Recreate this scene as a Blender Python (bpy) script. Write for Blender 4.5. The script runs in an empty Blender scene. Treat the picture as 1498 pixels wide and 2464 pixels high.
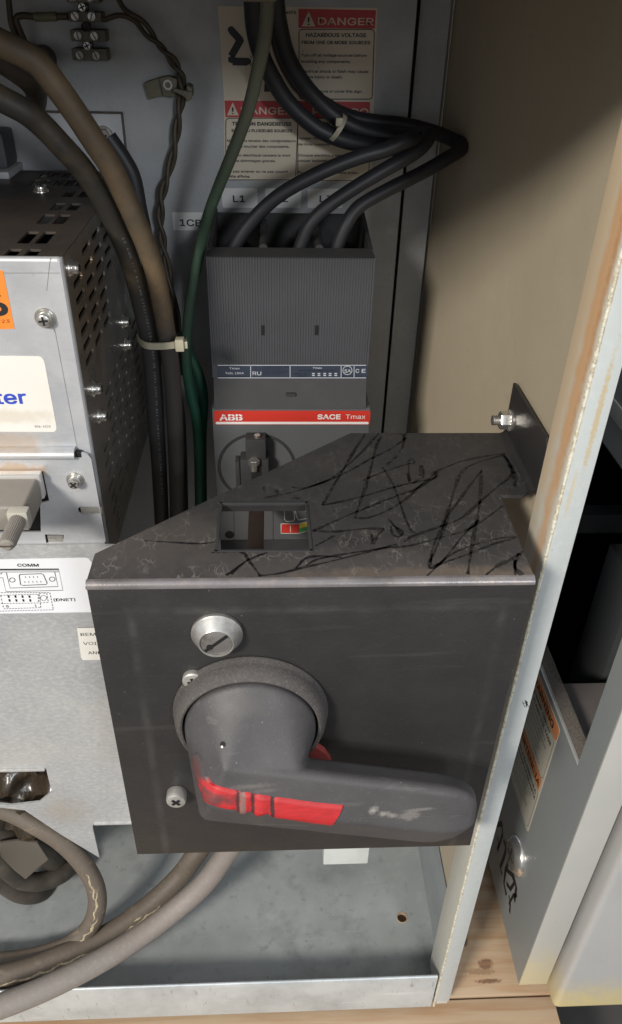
import bpy, bmesh, math, random
from mathutils import Vector, Matrix
from mathutils.bvhtree import BVHTree
random.seed(7)
sc = bpy.context.scene
COL = sc.collection
R = math.radians
# ------------------------------------------------------------------ camera
# all shapes below are written in millimetres with the lens at (0,0,0); ZO lifts the scene so that the boards lie near z = 0
ZO = 0.80
F, CX, CY = 1848.64, 749.0, 1232.0          # focal length and centre in photo pixels (1498 x 2464)
ROT = (Matrix.Rotation(R(-3.27274), 3, 'Z') @ Matrix.Rotation(R(90 - 34.90421), 3, 'X') @ Matrix.Rotation(R(1.50887), 3, 'Z'))
cd = bpy.data.cameras.new('camera'); cam = bpy.data.objects.new('camera', cd); COL.objects.link(cam)
cam.matrix_world = Matrix.Translation((0, 0, ZO)) @ ROT.to_4x4()
cd.sensor_fit = 'VERTICAL'; cd.sensor_height = 24.0; cd.lens = F / 2464.0 * 24.0
cd.clip_start = 0.01; cd.clip_end = 50
sc.camera = cam
# ------------------------------------------------------------------ world and lamps
w = bpy.data.worlds.new('World'); sc.world = w; w.use_nodes = True
WN = w.node_tree.nodes; WL = w.node_tree.links
bg = WN['Background']; bg.inputs[1].default_value = 1.0
tc = WN.new('ShaderNodeTexCoord'); sxyz = WN.new('ShaderNodeSeparateXYZ'); WL.new(tc.outputs['Generated'], sxyz.inputs[0])
cr = WN.new('ShaderNodeValToRGB'); WL.new(sxyz.outputs['Z'], cr.inputs[0])      # dim workshop: dark floor, grey walls, brighter ceiling
rmp = WN.new('ShaderNodeMapRange'); rmp.inputs[1].default_value = -1; rmp.inputs[2].default_value = 1; WL.new(sxyz.outputs['Z'], rmp.inputs[0]); WL.new(rmp.outputs[0], cr.inputs[0])
cr.color_ramp.elements[0].position = .30; cr.color_ramp.elements[0].color = (.40, .27, .15, 1)
cr.color_ramp.elements[1].position = .95; cr.color_ramp.elements[1].color = (1.15, 1.2, 1.3, 1)
e = cr.color_ramp.elements.new(.50); e.color = (.50, .53, .58, 1)
e = cr.color_ramp.elements.new(.70); e.color = (.52, .55, .62, 1)
wn = WN.new('ShaderNodeTexNoise'); wn.inputs['Scale'].default_value = 2.2; wn.inputs['Detail'].default_value = 2; WL.new(tc.outputs['Generated'], wn.inputs['Vector'])
wr = WN.new('ShaderNodeMapRange'); wr.inputs[1].default_value = .4; wr.inputs[2].default_value = .65; wr.inputs[3].default_value = .38; wr.inputs[4].default_value = 1.25; WL.new(wn.outputs['Fac'], wr.inputs[0])
wm = WN.new('ShaderNodeVectorMath'); wm.operation = 'SCALE'; WL.new(cr.outputs[0], wm.inputs[0]); WL.new(wr.outputs[0], wm.inputs['Scale']); WL.new(wm.outputs[0], bg.inputs[0])
def lamp(name, loc, target, size, power, col):
    l = bpy.data.lights.new(name, 'AREA'); l.shape = 'RECTANGLE'; l.size = size[0]; l.size_y = size[1]
    l.energy = power; l.color = col
    o = bpy.data.objects.new(name, l); COL.objects.link(o)
    loc = Vector(loc) / 1000; target = Vector(target) / 1000
    o.location = loc + Vector((0, 0, ZO))
    o.rotation_euler = (target - loc).to_track_quat('-Z', 'Y').to_euler()
    return o
lamp('ceiling_lamp', (-1035, -1180, 845), (0, 320, -250), (0.34, 0.34), 40, (1.0, 0.94, 0.85))
lamp('far_ceiling_lamp', (620, -1500, 400), (0, 500, -150), (0.22, 0.22), 9, (0.92, 0.96, 1.0))
sc.view_settings.view_transform = 'Standard'; sc.view_settings.look = 'None'
sc.view_settings.exposure = 0.2; sc.view_settings.gamma = 1.0
sc.view_settings.use_curve_mapping = False

# ------------------------------------------------------------------ pixel -> plane
def ray(x, y): return ROT @ Vector(((x - CX) / F, -(y - CY) / F, -1.0))
AX = {'X': 0, 'Y': 1, 'Z': 2}
def P(x, y, a, val):
    d = ray(x, y); return d * (val / d[AX[a]])
# ------------------------------------------------------------------ materials
def rgb(c): return (c[0], c[1], c[2], 1)
def mat(name, base, rough=0.5, metal=0.0, mott=(), bump=(), spots=(), coat=0.0, rvar=0.0, spec=0.5, extra=None):
    """mott: (scale, colour, lo, hi, amount[, stretch xyz]); bump: (scale, strength, distance_mm); spots: (centre mm, radii mm, colour, amount)"""
    m = bpy.data.materials.new(name); m.use_nodes = True
    nt = m.node_tree; N = nt.nodes; L = nt.links; b = N['Principled BSDF']
    geo = N.new('ShaderNodeNewGeometry'); cur = None
    def colsock(v):
        return v
    mixprev = None
    def blend(fac, color):
        nonlocal cur
        mx = N.new('ShaderNodeMix'); mx.data_type = 'RGBA'
        L.new(fac, mx.inputs[0])
        if cur is None: mx.inputs[6].default_value = rgb(base)
        else: L.new(cur, mx.inputs[6])
        mx.inputs[7].default_value = rgb(color); cur = mx.outputs[2]
    for i, t in enumerate(mott):
        sc_, colr, lo, hi, amt = t[:5]
        nz = N.new('ShaderNodeTexNoise'); nz.inputs['Scale'].default_value = sc_; nz.inputs['Detail'].default_value = 6
        nz.inputs['Roughness'].default_value = 0.62
        src = geo.outputs['Position']
        if len(t) > 5:
            mp = N.new('ShaderNodeMapping'); mp.inputs['Scale'].default_value = t[5]
            if len(t) > 6: mp.inputs['Rotation'].default_value = t[6]
            L.new(src, mp.inputs[0]); src = mp.outputs[0]
        ad = N.new('ShaderNodeVectorMath'); ad.operation = 'ADD'; ad.inputs[1].default_value = (i * 3.17, i * 1.9, i * .7)
        L.new(src, ad.inputs[0]); L.new(ad.outputs[0], nz.inputs['Vector'])
        mr = N.new('ShaderNodeMapRange'); mr.inputs[1].default_value = lo; mr.inputs[2].default_value = hi
        mr.inputs[4].default_value = amt; L.new(nz.outputs['Fac'], mr.inputs[0])
        blend(mr.outputs[0], colr)
    for k, s in enumerate(spots):
        c, rad, colr, amt = s[:4]
        mp = N.new('ShaderNodeMapping'); mp.vector_type = 'POINT'
        mp.inputs['Scale'].default_value = (1000 / rad[0], 1000 / rad[1], 1000 / rad[2])
        mp.inputs['Location'].default_value = (-c[0] / rad[0], -c[1] / rad[1], -(c[2] / rad[2] + ZO * 1000 / rad[2]))
        L.new(geo.outputs['Position'], mp.inputs[0])
        ln = N.new('ShaderNodeVectorMath'); ln.operation = 'LENGTH'; L.new(mp.outputs[0], ln.inputs[0])
        nz = N.new('ShaderNodeTexNoise'); nz.inputs['Scale'].default_value = max(90, 900 / min(rad)) if min(rad) < 8 else 90; nz.inputs['Detail'].default_value = 7
        nz.inputs['Roughness'].default_value = .65
        L.new(geo.outputs['Position'], nz.inputs['Vector'])
        ma = N.new('ShaderNodeMath'); ma.operation = 'MULTIPLY_ADD'; amp_ = 1.8 if min(rad) < 8 else .9; ma.inputs[1].default_value = amp_; ma.inputs[2].default_value = -amp_ / 2
        L.new(nz.outputs['Fac'], ma.inputs[0])
        sm = N.new('ShaderNodeMath'); L.new(ln.outputs['Value'], sm.inputs[0]); L.new(ma.outputs[0], sm.inputs[1])
        mr = N.new('ShaderNodeMapRange'); mr.interpolation_type = 'SMOOTHSTEP'
        mr.inputs[1].default_value = 1.1; mr.inputs[2].default_value = s[4] if len(s) > 4 else 0.35; mr.inputs[3].default_value = 0; mr.inputs[4].default_value = amt
        L.new(sm.outputs[0], mr.inputs[0]); blend(mr.outputs[0], colr)
    if extra: cur = extra(N, L, geo, cur)
    if cur is None: b.inputs['Base Color'].default_value = rgb(base)
    else: L.new(cur, b.inputs['Base Color'])
    b.inputs['Metallic'].default_value = metal; b.inputs['Specular IOR Level'].default_value = spec
    b.inputs['Roughness'].default_value = rough
    if coat: b.inputs['Coat Weight'].default_value = coat; b.inputs['Coat Roughness'].default_value = .2
    if rvar:
        nz = N.new('ShaderNodeTexNoise'); nz.inputs['Scale'].default_value = 60; nz.inputs['Detail'].default_value = 6
        L.new(geo.outputs['Position'], nz.inputs['Vector'])
        mr = N.new('ShaderNodeMapRange'); mr.inputs[1].default_value = .3; mr.inputs[2].default_value = .7
        mr.inputs[3].default_value = rough - rvar; mr.inputs[4].default_value = rough + rvar
        L.new(nz.outputs['Fac'], mr.inputs[0]); L.new(mr.outputs[0], b.inputs['Roughness'])
    prev = None
    for s_, st, dist in bump:
        nz = N.new('ShaderNodeTexNoise'); nz.inputs['Scale'].default_value = s_; nz.inputs['Detail'].default_value = 4
        L.new(geo.outputs['Position'], nz.inputs['Vector'])
        bp = N.new('ShaderNodeBump'); bp.inputs['Strength'].default_value = st; bp.inputs['Distance'].default_value = dist / 1000
        L.new(nz.outputs['Fac'], bp.inputs['Height'])
        if prev: L.new(prev, bp.inputs['Normal'])
        prev = bp.outputs[0]
    if prev: L.new(prev, b.inputs['Normal'])
    return m

def veins(N, L, geo, cur):
    """pale mineral veins and rub marks on the dusty top sheet, stronger towards its front"""
    mp = N.new('ShaderNodeMapping'); mp.inputs['Scale'].default_value = (1.0, .55, 1); L.new(geo.outputs['Position'], mp.inputs[0])
    nz = N.new('ShaderNodeTexNoise'); nz.inputs['Scale'].default_value = 130; nz.inputs['Detail'].default_value = 4; L.new(mp.outputs[0], nz.inputs['Vector'])
    ms = N.new('ShaderNodeVectorMath'); ms.operation = 'SCALE'; ms.inputs['Scale'].default_value = .016; L.new(nz.outputs['Color'], ms.inputs[0])
    ad = N.new('ShaderNodeVectorMath'); L.new(mp.outputs[0], ad.inputs[0]); L.new(ms.outputs[0], ad.inputs[1])
    vo = N.new('ShaderNodeTexVoronoi'); vo.feature = 'DISTANCE_TO_EDGE'; vo.inputs['Scale'].default_value = 150; L.new(ad.outputs[0], vo.inputs['Vector'])
    r1 = N.new('ShaderNodeMapRange'); r1.inputs[1].default_value = .05; r1.inputs[2].default_value = 0.0; r1.inputs[3].default_value = 0; r1.inputs[4].default_value = 1
    L.new(vo.outputs['Distance'], r1.inputs[0])
    n2 = N.new('ShaderNodeTexNoise'); n2.inputs['Scale'].default_value = 75; n2.inputs['Detail'].default_value = 4; L.new(geo.outputs['Position'], n2.inputs['Vector'])
    r2 = N.new('ShaderNodeMapRange'); r2.inputs[1].default_value = .44; r2.inputs[2].default_value = .62; L.new(n2.outputs['Fac'], r2.inputs[0])
    sx = N.new('ShaderNodeSeparateXYZ'); L.new(geo.outputs['Position'], sx.inputs[0])
    r3 = N.new('ShaderNodeMapRange'); r3.inputs[1].default_value = .335; r3.inputs[2].default_value = .268; r3.inputs[3].default_value = .22; r3.inputs[4].default_value = .8
    L.new(sx.outputs['Y'], r3.inputs[0])
    m1 = N.new('ShaderNodeMath'); m1.operation = 'MULTIPLY'; L.new(r1.outputs[0], m1.inputs[0]); L.new(r2.outputs[0], m1.inputs[1])
    m2 = N.new('ShaderNodeMath'); m2.operation = 'MULTIPLY'; L.new(m1.outputs[0], m2.inputs[0]); L.new(r3.outputs[0], m2.inputs[1])
    mx = N.new('ShaderNodeMix'); mx.data_type = 'RGBA'; L.new(m2.outputs[0], mx.inputs[0]); L.new(cur, mx.inputs[6])
    mx.inputs[7].default_value = (.19, .175, .155, 1)
    # warm grime gathers near the bend
    return mx.outputs[2]
def scratches(colr, scale=60, amt=.5, rot=.6, st=(1, 1, 1)):
    def f(N, L, geo, cur):
        out = cur
        for k in range(2):
            mp = N.new('ShaderNodeMapping'); mp.inputs['Rotation'].default_value = (rot + k * 1.3, rot * .7 + k, rot * 1.9 - k * .8)
            mp.inputs['Scale'].default_value = (1.0, 14, 14); L.new(geo.outputs['Position'], mp.inputs[0])
            nz = N.new('ShaderNodeTexNoise'); nz.inputs['Scale'].default_value = scale * .25; nz.inputs['Detail'].default_value = 3
            L.new(mp.outputs[0], nz.inputs['Vector'])
            r1 = N.new('ShaderNodeMapRange'); r1.inputs[1].default_value = .665; r1.inputs[2].default_value = .74; r1.inputs[4].default_value = amt
            L.new(nz.outputs['Fac'], r1.inputs[0])
            mx = N.new('ShaderNodeMix'); mx.data_type = 'RGBA'; L.new(r1.outputs[0], mx.inputs[0]); L.new(out, mx.inputs[6])
            mx.inputs[7].default_value = rgb(colr); out = mx.outputs[2]
        return out
    return f
def specks(colr, scale=260, thr=.07, amt=.8):
    def f(N, L, geo, cur):
        vo = N.new('ShaderNodeTexVoronoi'); vo.inputs['Scale'].default_value = scale; L.new(geo.outputs['Position'], vo.inputs['Vector'])
        r1 = N.new('ShaderNodeMapRange'); r1.inputs[1].default_value = thr; r1.inputs[2].default_value = thr * .5; r1.inputs[4].default_value = amt
        L.new(vo.outputs['Distance'], r1.inputs[0])
        s2 = N.new('ShaderNodeSeparateColor'); L.new(vo.outputs['Color'], s2.inputs[0])
        g = N.new('ShaderNodeMath'); g.operation = 'GREATER_THAN'; g.inputs[1].default_value = .8; L.new(s2.outputs[0], g.inputs[0])
        m1 = N.new('ShaderNodeMath'); m1.operation = 'MULTIPLY'; L.new(r1.outputs[0], m1.inputs[0]); L.new(g.outputs[0], m1.inputs[1])
        mx = N.new('ShaderNodeMix'); mx.data_type = 'RGBA'; L.new(m1.outputs[0], mx.inputs[0]); L.new(cur, mx.inputs[6])
        mx.inputs[7].default_value = rgb(colr); return mx.outputs[2]
    return f
def dustframe(N, L, geo, cur):
    """faint dusty rectangle left on the front plate by a former sticker or cover"""
    sp_ = N.new('ShaderNodeSeparateXYZ'); L.new(geo.outputs['Position'], sp_.inputs[0])
    nz = N.new('ShaderNodeTexNoise'); nz.inputs['Scale'].default_value = 70; nz.inputs['Detail'].default_value = 5; L.new(geo.outputs['Position'], nz.inputs['Vector'])
    def mth(op, a, b):
        m_ = N.new('ShaderNodeMath'); m_.operation = op
        for i_, q in enumerate((a, b)):
            if q is None: continue
            if isinstance(q, (int, float)): m_.inputs[i_].default_value = q
            else: L.new(q, m_.inputs[i_])
        return m_.outputs[0]
    ax_ = mth('SUBTRACT', mth('ABSOLUTE', mth('SUBTRACT', sp_.outputs['X'], .0195), None), .0835)
    az_ = mth('SUBTRACT', mth('ABSOLUTE', mth('SUBTRACT', sp_.outputs['Z'], ZO - .345), None), .114)
    d_ = mth('ABSOLUTE', mth('MAXIMUM', ax_, az_), None)
    r_ = N.new('ShaderNodeMapRange'); r_.interpolation_type = 'SMOOTHSTEP'; r_.inputs[1].default_value = .0035; r_.inputs[2].default_value = 0; L.new(d_, r_.inputs[0])
    r2 = N.new('ShaderNodeMapRange'); r2.inputs[1].default_value = .4; r2.inputs[2].default_value = .7; r2.inputs[3].default_value = .05; r2.inputs[4].default_value = .38; L.new(nz.outputs['Fac'], r2.inputs[0])
    mx = N.new('ShaderNodeMix'); mx.data_type = 'RGBA'; L.new(mth('MULTIPLY', r_.outputs[0], r2.outputs[0]), mx.inputs[0]); L.new(cur, mx.inputs[6]); mx.inputs[7].default_value = (.085, .08, .077, 1)
    return mx.outputs[2]
def chain(*fs):
    def f(N, L, geo, cur):
        for g in fs: cur = g(N, L, geo, cur)
        return cur
    return f
def woodgrain(N, L, geo, cur):
    mp = N.new('ShaderNodeMapping'); mp.inputs['Scale'].default_value = (6, 90, 90); L.new(geo.outputs['Position'], mp.inputs[0])
    nz = N.new('ShaderNodeTexNoise'); nz.inputs['Scale'].default_value = 1.6; nz.inputs['Detail'].default_value = 6; nz.inputs['Distortion'].default_value = .5
    L.new(mp.outputs[0], nz.inputs['Vector'])
    r = N.new('ShaderNodeMapRange'); r.inputs[1].default_value = .42; r.inputs[2].default_value = .66; r.inputs[4].default_value = .75; L.new(nz.outputs['Fac'], r.inputs[0])
    mx = N.new('ShaderNodeMix'); mx.data_type = 'RGBA'; L.new(r.outputs[0], mx.inputs[0]); L.new(cur, mx.inputs[6]); mx.inputs[7].default_value = (.42, .24, .12, 1)
    return mx.outputs[2]

M = {}
M['galv'] = mat('galvanised_steel', (.33, .36, .38), .48, .35, mott=[(14, (.24, .26, .275), .35, .7, .8), (150, (.42, .44, .45), .45, .75, .5), (420, (.20, .21, .22), .55, .8, .5)], rvar=.1, bump=[(500, .05, .3)], extra=scratches((.50, .52, .53), 40, .35))
M['panel'] = mat('mounting_panel_steel', (.46, .475, .49), .55, .25, mott=[(9, (.36, .385, .41), .3, .7, .8), (300, (.31, .31, .31), .5, .8, .6), (35, (.36, .35, .33), .4, .7, .5)], rvar=.1, bump=[(600, .05, .3)], extra=specks((.10, .09, .08), 240, .10, .7))
M['drivefront'] = mat('zinc_plated_front', (.54, .55, .56), .42, .35, mott=[(20, (.42, .44, .47), .35, .7, .8), (70, (.60, .60, .60), .45, .7, .6), (160, (.60, .60, .61), .5, .8, .5, (1, 1, 5)), (420, (.30, .31, .32), .6, .8, .5)], rvar=.1, bump=[(700, .04, .3)],
    spots=[((-140, 360, -205), (24, 20, 7), (.52, .38, .24), .5), ((-138, 357, -221), (18, 20, 6), (.50, .32, .17), .65)])
M['cover'] = mat('spangled_cover_steel', (.50, .50, .485), .5, .25, mott=[(16, (.37, .39, .41), .35, .7, .9), (240, (.66, .66, .64), .45, .7, .6, (1, 1, 2), (0, .5, 0)), (300, (.34, .34, .34), .55, .8, .55, (1, 1, .4), (0, .8, 0))], rvar=.08, bump=[(450, .08, .3)],
    spots=[((-160, 357, -522), (26, 30, 24), (.40, .35, .28), .5, .1)], extra=specks((.16, .15, .14), 110, .06, .8))
M['floorpan'] = mat('scratched_floor_steel', (.43, .455, .455), .42, .3, mott=[(8, (.36, .385, .385), .35, .7, .9), (120, (.22, .23, .235), .58, .78, .8), (60, (.54, .56, .56), .5, .8, .5), (26, (.24, .25, .25), .56, .72, .6)], rvar=.12, bump=[(300, .05, .3)],
    spots=[((128, 312, -690), (24, 34, 30), (.10, .10, .10), .75, -.2), ((90, 288, -690), (60, 10, 30), (.10, .10, .10), .7, 0), ((60, 400, -690), (60, 30, 30), (.22, .235, .24), .6, -.3), ((-60, 330, -690), (50, 22, 30), (.30, .32, .32), .6, -.3)], extra=chain(scratches((.50, .53, .54), 90, .35, 1.1), specks((.10, .10, .10), 120, .1, .8)))  # dark spots paint shade behind the lip and the box's shadow
M['lip'] = mat('worn_lip_steel', (.56, .60, .61), .36, .3, mott=[(22, (.36, .39, .40), .4, .7, .9), (70, (.26, .28, .28), .60, .68, .7, (3, 1, .6)), (200, (.60, .64, .64), .5, .8, .6, (1, 3, 6))], rvar=.12, bump=[(350, .08, .3)], extra=scratches((.75, .78, .79), 36, .6))
M['beige'] = mat('beige_painted_wall', (.46, .395, .29), .55, 0, mott=[(6, (.42, .36, .26), .35, .7, .7), (900, (.40, .34, .25), .4, .7, .3)], bump=[(900, .05, .2), (40, .05, 1)], rvar=.08, extra=chain(specks((.24, .20, .14), 90, .05, .7), scratches((.52, .46, .36), 30, .25, .2), scratches((.30, .25, .17), 55, .25, 2.4)))
M['postface'] = mat('grey_post_paint', (.47, .50, .49), .5, 0, mott=[(30, (.40, .42, .41), .4, .75, .7, (1, 1, .2)), (240, (.54, .57, .56), .5, .8, .5)], bump=[(500, .05, .2)],
    spots=[((137, 285, -150), (1.6, 40, 34), (.46, .37, .22), .9), ((134, 285, -190), (1.2, 40, 16), (.5, .42, .28), .7)], extra=specks((.22, .20, .17), 150, .07, .8))
M['postside'] = mat('stained_post_return', (.58, .58, .52), .5, 0, mott=[(60, (.50, .46, .38), .45, .75, .7, (1, 1, .15))], bump=[(500, .05, .2)],
    spots=[((130, 311, -90), (60, 18, 190), (.62, .48, .31), .9, .3), ((130, 295, -110), (60, 8, 235), (.58, .33, .15), .85, .3), ((130, 291, -60), (60, 3.5, 200), (.42, .22, .09), .8, -.3)])
M['postbead'] = mat('crusted_bead', (.66, .63, .52), .7, 0, mott=[(500, (.42, .36, .24), .45, .6, .9)], bump=[(700, .6, .8)])
M['lowerside'] = mat('grey_lower_side', (.33, .36, .36), .5, .2, mott=[(30, (.25, .27, .28), .4, .7, .8)])
M['boxpaint'] = mat('charcoal_powder_coat', (.024, .0228, .0225), .46, 0, mott=[(24, (.032, .030, .029), .4, .75, .7), (500, (.046, .042, .040), .55, .8, .45)], bump=[(650, .38, .35), (300, .12, .4)], rvar=.08,
    extra=chain(dustframe, specks((.28, .26, .24), 210, .06, .7), specks((.16, .15, .14), 420, .09, .6), scratches((.10, .09, .085), 40, .14)))
M['boxtop'] = mat('dusty_charcoal_top', (.034, .033, .034), .55, 0, mott=[(26, (.052, .048, .046), .38, .68, .8), (170, (.026, .024, .023), .5, .75, .6), (900, (.10, .09, .08), .55, .8, .35)], bump=[(1500, .25, .25)], rvar=.08,
    spots=[((70, 259, -215), (90, 7, 20), (.20, .145, .10), .6), ((20, 262, -215), (120, 22, 20), (.10, .09, .085), .5, .2), ((-60, 285, -215), (60, 30, 20), (.085, .075, .065), .7, .2)], extra=veins)
M['boxbend'] = mat('painted_bend_highlight', (.20, .185, .185), .3, .3, mott=[(120, (.34, .28, .23), .5, .75, .7), (30, (.10, .095, .092), .45, .65, .8)], bump=[(1300, .2, .25)])  # lightened base paints the highlight along the fold
M['marker'] = mat('black_marker', (.007, .007, .008), .5, 0, mott=[(420, (.040, .036, .033), .50, .62, .9), (60, (.022, .02, .019), .5, .65, .7)])
M['hplastic0'] = mat('grip_plastic', (.072, .070, .074), .5, 0, mott=[(30, (.095, .092, .096), .4, .7, .7), (600, (.13, .12, .11), .6, .8, .5)], bump=[(1600, .15, .2), (140, .06, .4)], rvar=.07,
    spots=[((-22, 213, -306), (16, 12, 3), (.16, .155, .14), .7), ((50, 212, -330), (22, 12, 2.2), (.30, .30, .28), .8), ((10, 230, -275), (30, 14, 14), (.13, .12, .12), .4)], extra=specks((.36, .34, .30), 170, .05, .8))
M['collar'] = mat('dusty_collar_plastic', (.062, .056, .052), .75, 0, mott=[(60, (.09, .081, .074), .35, .7, .8), (800, (.17, .15, .135), .5, .75, .6)], bump=[(900, .5, .5), (1800, .3, .3)],extra=specks((.3, .28, .25), 200, .07, .8))
M['redtab'] = mat('faded_red_tab', (.50, .09, .075), .6, 0, mott=[(200, (.22, .06, .06), .5, .7, .8)])
M['zinc'] = mat('zinc_plated', (.60, .59, .55), .34, .75, mott=[(120, (.30, .285, .26), .42, .68, .85), (40, (.42, .40, .37), .45, .7, .7)], rvar=.1, bump=[(300, .1, .2)])
M['dullzinc'] = mat('dull_zinc', (.52, .50, .46), .48, .55, mott=[(140, (.34, .32, .29), .4, .7, .8)], bump=[(400, .2, .3)])
M['nickel'] = mat('bright_nickel', (.72, .70, .66), .24, .9, mott=[(90, (.5, .48, .44), .5, .7, .7)], bump=[(300, .08, .2)])
M['zincdark'] = mat('tarnished_metal', (.33, .31, .29), .42, .7, mott=[(200, (.16, .14, .13), .5, .7, .8)])
M['bkr'] = mat('breaker_grey_plastic', (.062, .064, .071), .5, 0, mott=[(20, (.049, .050, .053), .4, .7, .6), (500, (.10, .095, .09), .6, .8, .4)], bump=[(1200, .08, .2)])
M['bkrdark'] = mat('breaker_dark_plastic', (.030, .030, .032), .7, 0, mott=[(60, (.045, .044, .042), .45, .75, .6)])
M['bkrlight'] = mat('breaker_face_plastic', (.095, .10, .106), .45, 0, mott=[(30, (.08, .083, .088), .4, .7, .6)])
M['void'] = mat('painted_gap_shade', (.004, .004, .004), .8)
M['white'] = mat('white_print', (.74, .74, .72), .5)
M['blacktxt'] = mat('black_print', (.018, .018, .02), .5)
M['bluetxt'] = mat('blue_print', (.035, .075, .50), .5)
M['sticker'] = mat('white_sticker', (.78, .76, .70), .35, 0, mott=[(40, (.72, .69, .62), .45, .7, .5)], spots=[((-142, 359, -190), (40, 20, 5), (.62, .55, .44), .6)])
M['paper'] = mat('white_label', (.82, .83, .86), .4, 0, mott=[(30, (.76, .77, .80), .45, .7, .5)])
M['cream'] = mat('yellowed_label', (.70, .62, .49), .5, 0, mott=[(25, (.62, .55, .43), .4, .7, .7)], extra=specks((.12, .09, .06), 200, .1, .8))
M['signred'] = mat('danger_red', (.52, .045, .055), .5)
M['orange'] = mat('orange_sticker', (.90, .25, .035), .45)
M['warnorange'] = mat('warning_orange', (.72, .27, .10), .5)
M['dimprint'] = mat('shaded_label_print', (.46, .48, .52), .5)  # white print greyed to carry the shade over the label strip
M['stripblue'] = mat('dark_blue_label', (.030, .040, .062), .5)
M['brandred'] = mat('brand_red', (.55, .035, .022), .45)
M['yellow'] = mat('yellow_print', (.72, .55, .05), .5)
M['greenp'] = mat('green_print', (.05, .30, .08), .5)
M['cabA'] = mat('dusty_warm_lit_cable', (.078, .060, .040), .6, 0, mott=[(22, (.165, .115, .062), .32, .62, .85), (200, (.06, .05, .042), .5, .8, .5)], bump=[(400, .12, .3)], spots=[((-70, 480, -260), (70, 200, 110), (.045, .043, .042), .9, .7)])  # tan mottle paints warm bounce light along with dust
M['cabB'] = mat('dark_rubber_cable', (.040, .036, .030), .55, 0, mott=[(24, (.12, .086, .050), .46, .64, .8)], bump=[(400, .1, .3)], spots=[((-70, 480, -260), (70, 200, 110), (.035, .035, .037), .9, .7)])  # brown mottle: dust plus painted warm bounce light
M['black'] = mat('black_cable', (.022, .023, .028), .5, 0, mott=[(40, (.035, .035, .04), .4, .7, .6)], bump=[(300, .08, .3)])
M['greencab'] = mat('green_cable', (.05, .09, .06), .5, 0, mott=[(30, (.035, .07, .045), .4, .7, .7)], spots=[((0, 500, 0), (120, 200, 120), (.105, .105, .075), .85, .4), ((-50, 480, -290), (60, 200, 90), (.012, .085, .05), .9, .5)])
M['brownwire'] = mat('grimy_brown_wire', (.055, .045, .032), .55, 0, mott=[(100, (.09, .07, .045), .4, .7, .8)], bump=[(400, .2, .3)])
M['greywire'] = mat('yellow_green_sleeve', (.16, .17, .10), .6, 0, mott=[(200, (.07, .07, .05), .5, .7, .8)])
M['cabE'] = mat('grey_violet_hose', (.235, .212, .19), .6, 0, mott=[(16, (.24, .20, .17), .4, .7, .7), (300, (.36, .31, .27), .5, .8, .5)], bump=[(300, .15, .3)], spots=[((-60, 310, -560), (150, 90, 60), (.17, .14, .12), .7, .2)])  # brown spot paints the shadow of the box on the hose
M['cabF'] = mat('muddy_brown_hose', (.145, .118, .092), .6, 0, mott=[(14, (.13, .105, .08), .35, .65, .8), (60, (.30, .25, .18), .58, .68, .6, (.5, 1.5, 1.5), (0, 0, .9)), (300, (.22, .18, .14), .5, .8, .5)], bump=[(300, .2, .3)])
M['mud'] = mat('dark_grimy_rubber', (.05, .043, .034), .6, 0, mott=[(40, (.12, .10, .075), .4, .7, .8)], bump=[(200, .3, .6)])
M['film'] = mat('grimy_plastic_film', (.035, .024, .014), .3, 0, mott=[(50, (.30, .26, .19), .62, .67, .8), (30, (.04, .035, .025), .5, .6, .9)], bump=[(60, .8, 3)], coat=.6)  # pale mottle paints glints on the crumples
M['tie'] = mat('ivory_tie', (.46, .43, .32), .45, 0, mott=[(60, (.36, .33, .24), .4, .7, .6)])
M['clip'] = mat('grimy_khaki_clip', (.17, .155, .105), .55, 0, mott=[(100, (.10, .09, .06), .45, .7, .8)])
M['termblk'] = mat('khaki_terminal_plastic', (.15, .14, .105), .55, 0, mott=[(90, (.09, .085, .06), .45, .7, .8)])
M['dsub'] = mat('taupe_connector_plastic', (.27, .245, .215), .5, 0, mott=[(60, (.23, .205, .175), .4, .7, .6)], bump=[(900, .1, .2)])
M['dsubl'] = mat('light_connector_plastic', (.42, .40, .34), .5)
M['wood'] = mat('crate_wood', (.50, .36, .23), .6, 0, mott=[(5, (.56, .42, .28), .35, .7, .8)], spots=[((168, 345, -716), (6, 8, 20), (.06, .03, .02), .95, .6), ((184, 322, -716), (7, 5, 20), (.12, .06, .04), .95, .6), ((178, 316, -716), (14, 3, 20), (.20, .14, .09), .8, .6), ((184, 308, -716), (13, 2, 20), (.10, .05, .03), .95, .6)], extra=woodgrain, bump=[(200, .1, .4)])
M['frameA'] = mat('neighbour_grey_paint', (.29, .30, .295), .42, 0, mott=[(8, (.26, .285, .29), .35, .7, .8), (400, (.35, .37, .37), .5, .8, .4)], bump=[(500, .05, .2)], coat=.15)
M['frameF'] = mat('neighbour_front_paint', (.44, .44, .41), .45, 0, mott=[(20, (.48, .47, .43), .4, .7, .7)], spots=[((208, 285, -690), (60, 60, 80), (.58, .50, .30), .9, .1)], extra=specks((.2, .18, .14), 90, .06, .8))
M['doorB'] = mat('neighbour_door_paint', (.42, .42, .41), .42, 0, mott=[(10, (.37, .37, .36), .4, .7, .7), (300, (.46, .46, .44), .5, .8, .5)], spots=[((260, 280, -705), (160, 90, 62), (.60, .50, .25), .95, .2)], extra=specks((.2, .18, .14), 70, .06, .8))
M['gasket'] = mat('foam_gasket', (.17, .145, .125), .85, 0, mott=[(700, (.07, .06, .05), .5, .65, .8)], bump=[(700, 1, .8)])
M['edge'] = mat('bare_bright_edge', (.80, .78, .74), .3, .6)
M['darkframe'] = mat('dark_inner_frame', (.085, .09, .095), .45, .2)
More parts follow.
